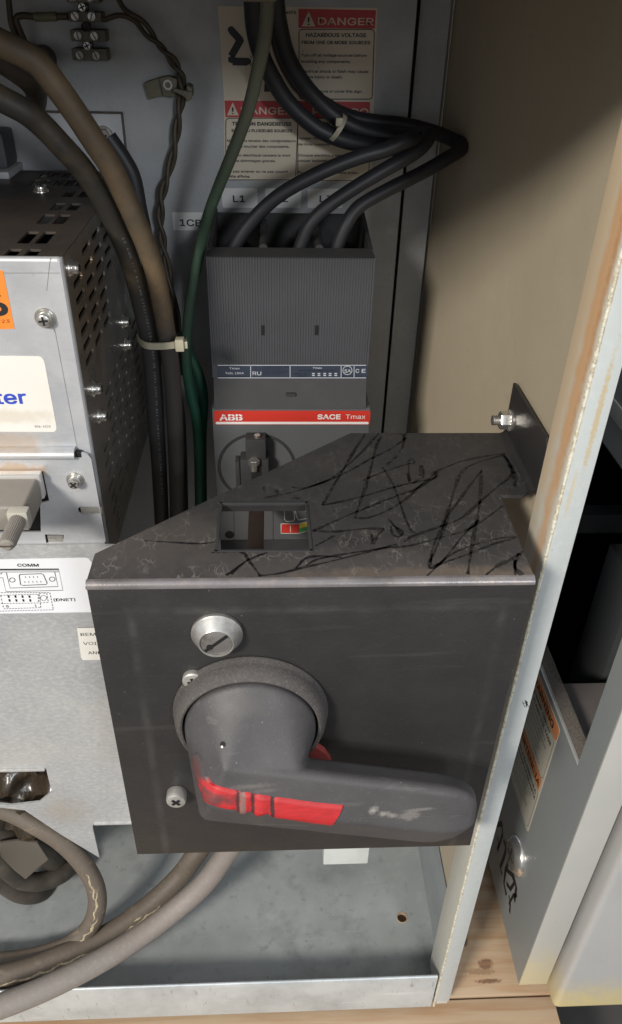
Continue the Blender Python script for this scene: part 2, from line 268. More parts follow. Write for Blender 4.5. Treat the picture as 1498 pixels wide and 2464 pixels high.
M['shelfm'] = mat('inner_shelf_steel', (.30, .27, .26), .35, .5, mott=[(60, (.4, .36, .34), .5, .7, .7)])
M['hood'] = mat('shadow_blocker_grey', (.20, .20, .19), .6)  # grey of the added, unseen shadow blocker

# ------------------------------------------------------------------ object helpers
LOC = {}
def finish(bm, name, m, parent=None, loc=None, smooth=35):
    bmesh.ops.remove_doubles(bm, verts=bm.verts, dist=1e-4)
    try: bmesh.ops.recalc_face_normals(bm, faces=bm.faces)
    except Exception: pass
    me = bpy.data.meshes.new(name)
    if parent is not None: base = LOC[parent.name]
    elif loc is not None: base = Vector(loc)
    else:
        xs = [v.co.x for v in bm.verts]; ys = [v.co.y for v in bm.verts]; zs = [v.co.z for v in bm.verts]
        base = Vector(((min(xs) + max(xs)) / 2, (min(ys) + max(ys)) / 2, min(zs)))
    for v in bm.verts: v.co = (v.co - base) / 1000
    bm.to_mesh(me); bm.free()
    me.materials.append(M[m] if isinstance(m, str) else m)
    for p in me.polygons: p.use_smooth = True
    me.set_sharp_from_angle(angle=R(smooth))
    o = bpy.data.objects.new(name, me); COL.objects.link(o)
    if parent is not None: o.parent = parent
    else: o.location = base / 1000 + Vector((0, 0, ZO))
    LOC[o.name] = base
    return o
def thing(name, label, cat, loc, group=None):
    o = bpy.data.objects.new(name, None); COL.objects.link(o); o.empty_display_size = .02
    o.location = Vector(loc) / 1000 + Vector((0, 0, ZO)); LOC[o.name] = Vector(loc)
    o['label'] = label; o['category'] = cat
    if group: o['group'] = group
    return o
def tag(o, label, cat, group=None):
    o['label'] = label; o['category'] = cat
    if group: o['group'] = group
    return o
def struct(o): o['kind'] = 'structure'; return o
B = bmesh.new
def bx(bm, x0, x1, y0, y1, z0, z1, bev=0, seg=2):
    vs = [bm.verts.new((x, y, z)) for x in (x0, x1) for y in (y0, y1) for z in (z0, z1)]
    f = [bm.faces.new([vs[i] for i in q]) for q in ((0, 1, 3, 2), (4, 6, 7, 5), (0, 4, 5, 1), (2, 3, 7, 6), (0, 2, 6, 4), (1, 5, 7, 3))]
    if bev:
        es = list({e for q in f for e in q.edges})
        bmesh.ops.bevel(bm, geom=es, offset=bev, segments=seg, profile=.6, affect='EDGES')
    return bm
def prism(bm, pts, off, bev=0, seg=2):
    """polygon pts (3D) extruded by vector off"""
    off = Vector(off); a = [bm.verts.new(p) for p in pts]; b_ = [bm.verts.new(Vector(p) + off) for p in pts]
    n = len(pts); fs = [bm.faces.new(a), bm.faces.new(list(reversed(b_)))]
    for i in range(n): fs.append(bm.faces.new((a[i], b_[i], b_[(i + 1) % n], a[(i + 1) % n])))
    if bev:
        es = list({e for q in fs for e in q.edges}); bmesh.ops.bevel(bm, geom=es, offset=bev, segments=seg, profile=.6, affect='EDGES')
    return bm
def basis(n):
    n = Vector(n).normalized(); t = Vector((0, 0, 1)) if abs(n.z) < .9 else Vector((0, 1, 0))
    u = t.cross(n).normalized(); return u, n.cross(u), n
def lathe(bm, prof, o, n, seg=32, ang=None):
    u, v, n = basis(n); o = Vector(o); rings = []
    for r, h in prof:
        if r < 1e-6: rings.append([bm.verts.new(o + n * h)])
        else: rings.append([bm.verts.new(o + n * h + (u * math.cos(a) + v * math.sin(a)) * r) for a in [2 * math.pi * k / seg for k in range(seg)]])
    for A, Bq in zip(rings, rings[1:]):
        for k in range(seg):
            k2 = (k + 1) % seg
            if len(A) == 1 and len(Bq) == 1: continue
            if len(A) == 1: bm.faces.new((A[0], Bq[k], Bq[k2]))
            elif len(Bq) == 1: bm.faces.new((A[k], Bq[0], A[k2]))
            else: bm.faces.new((A[k], Bq[k], Bq[k2], A[k2]))
    return bm
def cyl(bm, o, n, r, h, seg=24, ch=0.0):
    ch = ch or min(r, h) * .12
    return lathe(bm, [(0, 0), (r, 0), (r, h - ch), (r - ch, h), (0, h)], o, n, seg)
def hexp(bm, o, n, r, h):
    return lathe(bm, [(0, 0), (r, 0), (r, h * .85), (r * .9, h), (0, h)], o, n, 6)
def crom(pts, n):
    pts = [Vector(p) for p in pts]; P_ = [pts[0] * 2 - pts[1]] + pts + [pts[-1] * 2 - pts[-2]]; out = []
    for i in range(1, len(P_) - 2):
        a, b_, c, d = P_[i - 1:i + 3]
        for k in range(n):
            t = k / n; out.append(.5 * ((2 * b_) + (c - a) * t + (2 * a - 5 * b_ + 4 * c - d) * t * t + (3 * b_ - a - 3 * c + d) * t ** 3))
    out.append(P_[-2]); return out
def tube(bm, pts, r, seg=18, n=8, cap=True, flat=1.0, jit=0.0):
    path = crom(pts, n) if n > 1 else [Vector(p) for p in pts]
    rs = r if isinstance(r, (list, tuple)) else None
    T = [(path[min(i + 1, len(path) - 1)] - path[max(i - 1, 0)]).normalized() for i in range(len(path))]
    u = T[0].orthogonal().normalized(); rings = []; fr = []
    for i, p in enumerate(path):
        if i: u = (u - T[i] * u.dot(T[i])).normalized()
        v = T[i].cross(u)
        if rs: q = i / (len(path) - 1) * (len(rs) - 1); k = min(int(q), len(rs) - 2); rr = rs[k] * (1 - q + k) + rs[k + 1] * (q - k)
        else: rr = r
        if jit: rr *= 1 + jit * math.sin(i * 1.7) * math.sin(i * .61)
        rings.append([bm.verts.new(p + u * (math.cos(a) * rr) + v * (math.sin(a) * rr * flat)) for a in [2 * math.pi * k / seg for k in range(seg)]])
        fr.append((p, T[i], rr))
    for A, Bq in zip(rings, rings[1:]):
        for k in range(seg): bm.faces.new((A[k], A[(k + 1) % seg], Bq[(k + 1) % seg], Bq[k]))
    if cap: bm.faces.new(rings[0][::-1]); bm.faces.new(rings[-1])
    return fr
def merge(bm, src, mtx=None):
    me = bpy.data.meshes.new('tmp'); src.to_mesh(me); src.free()
    if mtx is not None: me.transform(mtx)
    bm.from_mesh(me); bpy.data.meshes.remove(me)
def eval_mesh(obj):
    COL.objects.link(obj); dg = bpy.context.evaluated_depsgraph_get(); dg.update()
    me = bpy.data.meshes.new_from_object(obj.evaluated_get(dg)); COL.objects.unlink(obj); return me
def sheet(bm, outline, holes, o, u, v, thick):
    """flat sheet with holes: outline and holes are 2D point lists in the frame (o, u, v); thickness along u x v, front face at o"""
    cu = bpy.data.curves.new('c', 'CURVE'); cu.dimensions = '2D'; cu.fill_mode = 'BOTH'; cu.extrude = thick / 2
    for poly in [outline] + list(holes):
        s = cu.splines.new('POLY'); s.points.add(len(poly) - 1); s.use_cyclic_u = True
        for i, p in enumerate(poly): s.points[i].co = (p[0], p[1], 0, 1)
    ob = bpy.data.objects.new('c', cu); me = eval_mesh(ob)
    u = Vector(u).normalized(); v = Vector(v).normalized(); n = u.cross(v); o = Vector(o)
    mt = Matrix(((u.x, v.x, n.x, o.x - n.x * thick / 2), (u.y, v.y, n.y, o.y - n.y * thick / 2), (u.z, v.z, n.z, o.z - n.z * thick / 2), (0, 0, 0, 1)))
    me.transform(mt); bm.from_mesh(me); bpy.data.meshes.remove(me); bpy.data.objects.remove(ob); bpy.data.curves.remove(cu)
    return bm
def rrect(x0, y0, x1, y1, r, n=5):
    out = []
    for cx, cy, a0 in ((x1 - r, y0 + r, -90), (x1 - r, y1 - r, 0), (x0 + r, y1 - r, 90), (x0 + r, y0 + r, 180)):
        for k in range(n + 1): a = R(a0 + 90 * k / n); out.append((cx + r * math.cos(a), cy + r * math.sin(a)))
    return out
def circ(x, y, r, n=16): return [(x + r * math.cos(2 * math.pi * k / n), y + r * math.sin(2 * math.pi * k / n)) for k in range(n)]
import os
try: FONT = bpy.data.fonts.load(os.path.join(bpy.utils.system_resource('DATAFILES'), 'fonts', 'Inter.woff2'))   # Blender's own interface face
except Exception: FONT = None
_tc = {}
def textmesh(s, bold):
    k = (s, 0)
    if k not in _tc:
        cu = bpy.data.curves.new('t', 'FONT'); cu.body = s; cu.size = 1
        if FONT: cu.font = FONT
        cu.resolution_u = 3
        ob = bpy.data.objects.new('t', cu); me = eval_mesh(ob); bpy.data.objects.remove(ob); _tc[k] = me
    return _tc[k]
def text(bm, s, o, u, v, width, cap, bold=0.0, off=.12, slant=0):
    """text with its baseline starting at o, running width along u, capital height cap along v"""
    src = textmesh(s, 0)
    xs = [q.co.x for q in src.vertices]
    if not xs: return
    x0 = min(xs); sx = width / max(max(xs) - x0, 1e-6); sy = cap / .73
    u = Vector(u).normalized(); v = Vector(v).normalized(); n = u.cross(v); o = Vector(o); bb = cap * bold
    sh = [(0, 0)] if bold < .02 else [(0, 0), (bb, 0), (-bb, 0), (0, bb * .8), (0, -bb * .8), (bb * .7, bb * .6), (-bb * .7, bb * .6), (bb * .7, -bb * .6), (-bb * .7, -bb * .6)]
    for k, (dx, dy) in enumerate(sh):
        me = src.copy()
        for q in me.vertices:
            x = (q.co.x - x0) * sx + dx; y = q.co.y * sy + dy; q.co = o + u * (x + slant * y) + v * y + n * (off + .012 * k)
        bm.from_mesh(me); bpy.data.meshes.remove(me)
def quad(bm, a, b_, c, d, n, th=.25, off=0.0):
    n = Vector(n).normalized(); pts = [Vector(p) + n * off for p in (a, b_, c, d)]
    prism(bm, pts, n * th)
class Pl:
    """a plane on which things are laid out through pixel positions of the photograph"""
    def __init__(s, a, val, n): s.a = a; s.val = val; s.n = Vector(n)
    def p(s, x, y): return P(x, y, s.a, s.val)
    def quad(s, bm, x0, y0, x1, y1, th=.2, off=0.0, r=0):
        a, b_, c, d = s.p(x0, y1), s.p(x1, y1), s.p(x1, y0), s.p(x0, y0)
        w_ = (b_ - a).length; h_ = (d - a).length; u = (b_ - a).normalized(); v = s.n.cross(u)
        if v.dot(d - a) < 0: v = -v
        o = a + s.n * (off + th)
        if u.cross(v).dot(s.n) < 0:
            o = b_ + s.n * (off + th); u = -u
        sheet(bm, rrect(0, 0, w_, h_, r) if r else [(0, 0), (w_, 0), (w_, h_), (0, h_)], [], o, u, v, th)
    def poly(s, bm, pts, th=.2, off=0.0):
        prism(bm, [s.p(*q) + s.n * off for q in pts], s.n * th)
    def line(s, bm, pts, wd, th=.12, off=0.0, jitter=0.0):
        q = [s.p(*a) + s.n * off for a in pts]
        ribbon(bm, q, s.n, wd, th, jitter)
    def text(s, bm, t, x0, y0, x1, y1, cap, bold=0.0, off=.12):
        a = s.p(x0, y0); b_ = s.p(x1, y1); u = (b_ - a).normalized(); v = s.n.cross(u)
        h = abs((s.p(x0, y0 - cap) - a).dot(v)) or 1
        text(bm, t, a, u, v, (b_ - a).length, h, bold, off)
def ribbon(bm, q, n, wd, th=.12, jitter=0.0):
    L_, R_ = [], []
    for i, p in enumerate(q):
        t = (q[min(i + 1, len(q) - 1)] - q[max(i - 1, 0)]).normalized(); s_ = n.cross(t)
        w_ = wd[i] if isinstance(wd, (list, tuple)) else wd
        if jitter: w_ *= 1 + random.uniform(-jitter, jitter)
        L_.append(bm.verts.new(p + s_ * w_ / 2 + n * th)); R_.append(bm.verts.new(p - s_ * w_ / 2 + n * th))
    for i in range(len(q) - 1): bm.faces.new((L_[i], R_[i], R_[i + 1], L_[i + 1]))
def dots(pts): return [tuple(p) for p in pts]

def screw(parent, o, n, r, h, kind='phillips', washer=0, m='zinc', name='screw', seg=24, ang=.4):
    """pan or hex head with its recess and washer"""
    n = Vector(n).normalized(); o = Vector(o); bm = B()
    if washer:
        lathe(bm, [(r * .6, 0), (washer, 0), (washer, .5), (washer * .96, .8), (r * .6, .8)], o, n, seg)
        lathe(bm, [(r * .6, .8), (washer * .86, .8), (washer * .86, 1.5), (r * .6, 1.6)], o, n, seg); o = o + n * 1.5
    if kind == 'hex': hexp(bm, o, n, r * 1.1, h)
    elif kind == 'cheese': lathe(bm, [(r * .95, 0), (r, .4), (r, h * .8), (r * .9, h * .97), (r * .8, h), (0, h)], o, n, seg)
    else: lathe(bm, [(r * .2, 0), (r, 0), (r, h * .55), (r * .92, h * .8), (r * .72, h * .97), (0, h * 1.02)], o, n, seg)
    s = finish(bm, name, m, parent)
    u, v, n = basis(n); b2 = B()
    for k in range(2 if kind != 'slot' else 1):
        d = u * math.cos(ang + k * math.pi / 2) + v * math.sin(ang + k * math.pi / 2); e = n.cross(d)
        L_ = r * (.62 if kind != 'slot' else .95); W_ = r * .13; q = o + n * (h * .7); L_ *= .8 if kind == 'cheese' else 1
        prism(b2, [q - d * L_ - e * W_, q + d * L_ - e * W_, q + d * L_ + e * W_, q - d * L_ + e * W_], n * (h * .36 + k * .01))
    finish(b2, 'recess', 'void', s)
    return s

# ================================================================== the cabinet
FY = 285.0; WX = 137.0; PX = 129.7; FZ = -690.0; BY = 560.0
cab = thing('electrical_cabinet', 'open beige and grey enclosure with rust stained post, mounting panel and worn bottom lip', 'cabinet', (0, 420, -705))
backp = finish(bx(B(), -330, 88.8, BY, BY + 2, -640, 28), 'mounting_panel', 'panel', cab)
finish(bx(B(), 92.8, 112, 571, 574, FZ, 28), 'corner_strip', 'panel', cab)
finish(bx(B(), 84, 98, 576, 577, -640, 28), 'panel_gap_shade', 'void', cab)  # black sheet painting the shade inside the gap
finish(bx(B(), -340, 140, 702, 704, -700, 30), 'back_sheet', 'beige', cab)
pl_ = [(WX, 300), (WX, 395), (WX - 1.2, 425), (WX - 4, 455), (114.5, 574)]
bm = B(); prism(bm, [(x, y, -601) for x, y in pl_] + [(x + 1.5, y + .8, -601) for x, y in pl_[::-1]], (0, 0, 631)); finish(bm, 'side_wall', 'beige', cab)
bm = B(); bx(bm, WX - .6, WX + 1.5, 300, 702, FZ, -603.2); finish(bm, 'lower_side_strip', 'lowerside', cab)
bm = B(); bx(bm, WX - .2, WX + 1.3, 300, 702, -603.2, -601); finish(bm, 'seam', 'void', cab)
finish(bx(B(), -345, -343, 285, 702, -700, 30), 'left_wall', 'beige', cab)
# floor pan with a round hole
bm = B(); hx = P(968, 2208, 'Z', FZ)
sheet(bm, [(-343, 286), (WX, 286), (WX, 702), (-343, 702)], [circ(hx.x, hx.y, 4.3, 20)], (0, 0, FZ), (1, 0, 0), (0, 1, 0), 1.5)
finish(bm, 'floor_pan', 'floorpan', cab)
bm = B(); lathe(bm, [(4.9, 0), (4.9, .5), (4.3, .5), (4.3, -3)], (hx.x, hx.y, FZ), (0, 0, 1), 24); finish(bm, 'floor_hole_rim', 'wood', cab)
# front lip : folded sheet, rounded along the top
pr = [(285, -704.5), (285, -654.5)] + [(286.4 - 1.4 * math.cos(R(a)), -654.5 + 1.6 * math.sin(R(a))) for a in (30, 60, 90, 120, 150, 180)] + [(287.8, -704.5)]
bm = B(); prism(bm, [(-343, y, z) for y, z in pr], (343 + 127.5, 0, 0)); finish(bm, 'front_lip', 'lip', cab)
# right post : front face, bead along its inner corner, stained return
bm = B(); bx(bm, PX + 1.0, 141.8, FY, FY + 2, -696, 40, .5); finish(bm, 'post_front', 'postface', cab)
bm = B(); bx(bm, PX, PX + 1.2, FY + 1.5, 313, -704.5, 40, .2); bx(bm, PX + 1.2, WX + 1.5, 311.6, 313.1, -704.5, 40); finish(bm, 'post_return', 'postside', cab)
bm = B(); tube(bm, [(PX + .4, FY + .7, -705 + k * 18.6) for k in range(41)], .95, 8, 3, jit=.25); finish(bm, 'corner_bead', 'postbead', cab)
bm = B(); bx(bm, PX + 1, 141.6, 287, 289, -704.5, -690, .3); finish(bm, 'post_foot', 'postside', cab)
bm = B(); bx(bm, 139.8, 141.6, 287.2, 700, -640, 40); finish(bm, 'outer_side', 'frameA', cab)
bm = B(); bx(bm, -345, 145, 238, 704, 8, 12); finish(bm, 'shadow_blocker', 'hood', cab)  # unseen slab added to block light and cast the wall's shadow edge
bm = B(); o = P(1265, 1690, 'Y', FY)
for k in range(5): Pl('Y', FY, (0, -1, 0)).line(bm, [(1258 + k * 3, 1688 + 6 * math.sin(k * 2)), (1264 + k * 2, 1696 + 6 * math.cos(k * 3)), (1270 - k, 1690 + 5 * math.sin(k))], .35, .05, .02)
finish(bm, 'scuff_mark', 'blacktxt', cab)

# ---- danger sign on the mounting panel
sp = Pl('Y', BY, (0, -1, 0))
def D2(u, v): return (481.37 + .42419 * u, .42419 * v)
bm = B()
x0, y0 = D2(103, 38); pts = [D2(103, 35), D2(1008, 45), D2(972, 1030), D2(960, 1032), D2(140, 1022), D2(137, 560)]
sp.poly(bm, pts, .2); sign = finish(bm, 'danger_sign', 'cream', cab)
bm = B(); sp.poly(bm, [D2(560, 50), D2(1000, 58), D2(992, 162), D2(560, 158)], .1, .2); finish(bm, 'red_band', 'signred', sign); bm = B()
sp.poly(bm, [D2(140, 570), D2(525, 573), D2(525, 668), D2(146, 664)], .1, .2); sp.poly(bm, [D2(553, 573), D2(966, 578), D2(962, 668), D2(553, 668)], .1, .2)
sp.poly(bm, [D2(525, 573), D2(553, 573), D2(553, 668), D2(525, 668)], .1, .2)
finish(bm, 'red_band', 'signred', sign)
bm = B()
for s, a, b_, y, cap in (('DANGER', 672, 985, 140, 58), ('DANGER', 236, 525, 646, 56), ('PELIGRO', 640, 955, 652, 56)):
    sp.text(bm, s, *D2(a, y), *D2(b_, y + 3), cap * .424, .022, .32)
for cx, cy, h in ((617, 150, 86), (187, 654, 74)):
    sp.poly(bm, [D2(cx - h * .45, cy), D2(cx + h * .45, cy), D2(cx, cy - h)], .1, .3)
finish(bm, 'white_lettering', 'cream', sign)
bm = B()
for s, a, b_, y, cap, bo in (('HAZARDOUS VOLTAGE', 603, 943, 208, 30, .05), ('FROM ONE OR MORE SOURCES', 578, 966, 249, 26, .05),
    ('Turn off all voltage sources before', 575, 945, 320, 21, .04), ('touching any components.', 573, 855, 355, 21, .04),
    ('Electrical shock or flash may cause', 573, 955, 411, 21, .04), ('severe injury or death.', 572, 810, 443, 21, .04), ('Do not remove or cover this sign.', 572, 922, 524, 21, .04),
    ('TENSION DANGEREUSE', 184, 520, 711, 28, .055), ("D'UNE OU PLUSIEURS SOURCES", 182, 523, 748, 22, .055),
    ('Mettre hors tension des condensateurs', 156, 543, 804, 19, .04), ('avant de toucher des composants.', 156, 508, 836, 19, .04), ('Un choc electrique causera la mort', 154, 513, 886, 19, .04),
    ('ou des dommages graves.', 154, 430, 917, 19, .04), ('Ne pas enlever ou ne pas couvrir', 154, 500, 978, 19, .04), ('cette affiche.', 154, 287, 1006, 19, .04),
    ('TENSION PELIGROSA', 600, 920, 711, 28, .055), ('DE UNA O MAS FUENTES', 608, 930, 750, 22, .055), ('Apagar toda fuente de energia antes', 560, 940, 790, 19, .04), ('de tocar cualquier componente.', 560, 880, 824, 19, .04),
    ('Choque electrico o llamarada puede', 560, 940, 887, 19, .04), ('causar lesiones severas o muerte.', 560, 915, 917, 19, .04), ('No remueva ni cubra este aviso.', 560, 900, 984, 19, .04), ('744EFS', 458, 546, 77, 24, .04)):
    sp.text(bm, s, *D2(a, y), *D2(b_, y + 2), cap * .424, bo, .22)
for cx, cy, h in ((617, 150, 86), (187, 654, 74)):
    sp.line(bm, [D2(cx, cy - h * .62), D2(cx, cy - h * .28)], 1.1, .1, .42); sp.line(bm, [D2(cx, cy - h * .18), D2(cx, cy - h * .1)], 1.2, .1, .42)
# bent arm symbol with sparks
for a, b_ in (((178, 170), (230, 228)), ((230, 228), (178, 320)), ((178, 320), (185, 348)), ((185, 348), (270, 350))):
    sp.line(bm, [D2(*a), D2(*b_)], 4.3, .1, .22)
for c in ((178, 168), (230, 230), (180, 338), (272, 348)):
    sp.poly(bm, [D2(c[0] + 20 * math.cos(k * .5236), c[1] + 20 * math.sin(k * .5236)) for k in range(12)][::-1], .12, .22)
for a in range(5): sp.line(bm, [D2(300 + 10 * math.cos(a - 2), 345 + 12 * math.sin(a - 2)), D2(300 + 32 * math.cos(a - 2), 345 + 34 * math.sin(a - 2))], .5, .1, .22)
sp.poly(bm, [D2(370, 420), D2(440, 420), D2(425, 520), D2(365, 520)], .1, .22)
def rr_outline(a, b_, wd=.55):
    (xa, ya), (xb, yb) = a, b_; r = 18; pts = [(xa + r, ya), (xb - r, ya), (xb - r * .3, ya + r * .3), (xb, ya + r), (xb - 12, yb - r), (xb - 16, yb - r * .3), (xb - r - 12, yb), (xa + r, yb), (xa + r * .3, yb - r * .3), (xa, yb - r), (xa, ya + r), (xa + r * .3, ya + r * .3), (xa + r, ya)]
    sp.line(bm, [D2(*p) for p in pts], wd, .1, .22)
rr_outline((563, 166), (990, 562)); rr_outline((148, 670), (556, 1020)); rr_outline((556, 670), (970, 1024))
finish(bm, 'black_lettering', 'blacktxt', sign)

# ---- small white markers
for s, q, tx in (('L1', (129, 1068, 329, 1178), (190, 1145, 256)), ('L2', (372, 1068, 574, 1178), (430, 1145, 500)), ('L3', (611, 1070, 810, 1180), (680, 1145, 750))):
    bm = B(); a = D2(q[0], q[1]); b_ = D2(q[2], q[3]); sp.quad(bm, a[0], a[1], b_[0], b_[1], .2, 0, 1.2); lb = finish(bm, 'terminal_marker', 'white', cab)
    lb['label'] = 'white marker reading ' + s
    bm = B(); sp.text(bm, s, *D2(tx[0], tx[1]), *D2(tx[2], tx[1]), 22, .03, .3); finish(bm, 'marker_text', 'blacktxt', lb)
bm = B(); sp.quad(bm, 418, 511, 500, 554, .2, 0, .8); lb = finish(bm, 'terminal_marker', 'white', cab); lb['label'] = 'white marker reading 1CB'
bm = B(); sp.text(bm, '1CB', 434, 543, 486, 544, 22, .03, .3); finish(bm, 'marker_text', 'blacktxt', lb)

# ================================================================== circuit breaker
CYF, LYF = 468.0, 459.0          # front of the terminal cover, front of the body
brk = thing('circuit_breaker', 'dark grey moulded circuit breaker with ribbed terminal cover and red brand strip', 'circuit breaker', (10, 500, -400))
cf = Pl('Y', CYF, (0, -1, 0)); lf = Pl('Y', LYF, (0, -1, 0))
tl, tr_ = cf.p(497, 618), cf.p(903, 618); bl, br_ = cf.p(513, 878), cf.p(884, 878); sb = cf.p(513, 910)
cx0, cx1 = -40.5, 61.8; cz1 = tl.z; cz0 = bl.z
# ribbed cover: real fluted front, with two slots
slots = [cf.p(633, 783), cf.p(763, 783)]
def flute(bm, xa, xb, za, zb, n):
    pr = []
    for k in range(n + 1):
        x = xa + (xb - xa) * k / n; pr += [(x - .4 if k else x, CYF), (x - .25 if k else x, CYF + .45), (x + .25 if k < n else x, CYF + .45), (x + .4 if k < n else x, CYF)]
    vs = [(bm.verts.new((x, y, za)), bm.verts.new((x, y, zb))) for x, y in pr]
    for a, b_ in zip(vs, vs[1:]): bm.faces.new((a[0], b_[0], b_[1], a[1]))
bm = B(); flute(bm, cx0 + 1, cx1 - 1, cz0, cz1, 60)
bx(bm, cx0, cx0 + 1, CYF, CYF + 70, cz0 - 9.2, cz1); bx(bm, cx1 - 1, cx1, CYF, CYF + 70, cz0 - 9.2, cz1)
bx(bm, cx0 + 1, cx1 - 1, CYF + 1, CYF + 3, cz0 - 9.2, cz1 - .4); bx(bm, cx0 + 1, cx1 - 1, CYF, CYF + 1, cz0 - 9.6, cz0)
cover = finish(bm, 'terminal_cover', 'bkr', brk)
for s_ in slots: finish(bx(B(), s_.x - 1.2, s_.x + 1.2, CYF - .12, CYF + .5, s_.z - 6.5, s_.z), 'cover_slot', 'void', cover)
# open top with three wells
bm = B(); zt = cz1; yb_ = 528
prism(bm, [(cx0, CYF, zt - .1), (cx1, CYF, zt - .1), (cx1 - 2, CYF + 12, zt + 2.4), (cx0 + 2, CYF + 12, zt + 2.4)], (0, 1, -2))
for xd, hh in ((cx0 + .2, 9), (cx0 + 33, 3), (cx0 + 67.5, 3), (cx1 - 2.8, 11)):
    prism(bm, [(xd, CYF + 11, zt - 30), (xd, CYF + 11, zt + 2.0), (xd, yb_ + 20, zt + hh), (xd, yb_ + 20, zt - 30)], (2.6, 0, 0), .3)
for xd in (cx0 + 34.3, cx0 + 68.8): tube(bm, [(xd, CYF + 12, zt + 2.0), (xd, yb_, zt + 2.6)], 2.6, 12, 1)
bx(bm, cx0, cx1, yb_ + 18, yb_ + 21, zt - 30, zt + 6); bx(bm, cx0, cx1, CYF + 4, yb_ + 20, zt - 32, zt - 30)
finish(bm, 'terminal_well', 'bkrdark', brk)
# label strip
bm = B(); cf.quad(bm, 524, 879, 884, 909, .25, .05); strip = finish(bm, 'rating_label', 'stripblue', cover)
bm = B(); E2 = lambda u, v: (481.37 + .3214 * u, 577.6 + .3214 * v)
for y in (936, 1030): cf.line(bm, [E2(135, y), E2(1245, y)], .55, .1, .3)
for x in (381, 676, 1058, 1155): cf.line(bm, [E2(x, 936), E2(x, 1030)], .45, .1, .3)
for s, a, b_, y, cap in (('Tmax', 222, 300, 966, 20), ('Ts3L 150A', 192, 330, 1002, 20), ('Made in Italy by ABB SACE', 148, 376, 1024, 12), ('INSTANTANEOUS TRIP', 475, 668, 952, 12), ('C.B. 3 POLE UNIT', 475, 620, 970, 12), ('TYPE Ts3L MAX 40C', 475, 660, 988, 12), ('600V~ 50-60 Hz', 475, 630, 1005, 12), ('RU', 396, 460, 1010, 38),
    ('Tmax', 845, 915, 962, 18), ('ADJUSTABLE MAGNETIC RANGE', 738, 1020, 980, 12), ('TRIP SETTING', 705, 812, 1004, 12), ('AMPERES', 722, 796, 1021, 12), ('SA', 1082, 1130, 990, 34), ('LR 92662', 1064, 1148, 1022, 10), ('C', 1166, 1192, 992, 40), ('E', 1212, 1240, 992, 40), ('LV 400', 1162, 1215, 1022, 10)):
    cf.text(bm, s, *E2(a, y), *E2(b_, y), cap * .3214, .02 if cap > 15 else .01, .3)
for x in (850, 892, 935, 975, 1018):
    for y in (998, 1012): cf.quad(bm, *E2(x - 10, y - 4), *E2(x + 10, y + 4), .1, .3)
cf.line(bm, [E2(1105 + 34 * math.cos(k * .2618), 974 + 32 * math.sin(k * .2618)) for k in range(25)], .45, .1, .3)
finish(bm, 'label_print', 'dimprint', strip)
# sloping shoulder and body
zs = lf.p(600, 985).z
bm = B(); prism(bm, [(cx0 + .6, CYF, cz0 - 9.7), (cx0 + .6, LYF + 5, zs + 9), (cx0 + .6, LYF, zs), (cx0 + .6, LYF + 60, zs), (cx0 + .6, CYF + 60, cz0 - 9.7)], (cx1 - cx0 - 1.2, 0, 0)); bx(bm, 8, 14, LYF + 3, LYF + 5, zs + 8, zs + 10)
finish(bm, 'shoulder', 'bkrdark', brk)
zl = lf.p(650, 1299).z
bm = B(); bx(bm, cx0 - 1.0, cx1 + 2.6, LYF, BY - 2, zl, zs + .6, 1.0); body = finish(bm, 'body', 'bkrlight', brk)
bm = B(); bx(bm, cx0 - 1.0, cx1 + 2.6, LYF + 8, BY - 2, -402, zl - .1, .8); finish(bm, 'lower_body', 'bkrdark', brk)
bm = B(); lf.quad(bm, 517, 988, 890, 1021, .3, .02, 1.4); bs = finish(bm, 'brand_strip', 'brandred', body)
bm = B(); lf.quad(bm, 520, 1014.5, 887, 1020, .1, .3, .6)
lf.text(bm, 'ABB', *E2(152, 1346), *E2(318, 1346), 19, .055, .42); lf.text(bm, 'SACE', *E2(882, 1338), *E2(1052, 1338), 15.5, .045, .42); lf.text(bm, 'Tmax', *E2(1092, 1337), *E2(1238, 1337), 15, .012, .42)
finish(bm, 'brand_lettering', 'white', bs)
bm = B(); lf.line(bm, [E2(148, 1320), E2(322, 1320)], .5, .1, .56)
for x in (181, 234, 288): lf.line(bm, [E2(x, 1284), E2(x, 1348)], .4, .1, .56)
finish(bm, 'lettering_gap', 'brandred', bs)
cc = Vector((-12.4, LYF, P(610, 1125, 'Y', LYF).z))
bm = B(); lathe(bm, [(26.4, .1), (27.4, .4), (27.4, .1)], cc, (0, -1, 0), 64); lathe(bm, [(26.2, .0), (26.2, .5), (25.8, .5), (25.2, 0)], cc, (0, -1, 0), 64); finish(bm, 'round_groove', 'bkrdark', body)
bm = B(); lf.line(bm, [(706, 1112), (815, 1116)], .5, .1, .05); finish(bm, 'seam_line', 'bkrdark', body)
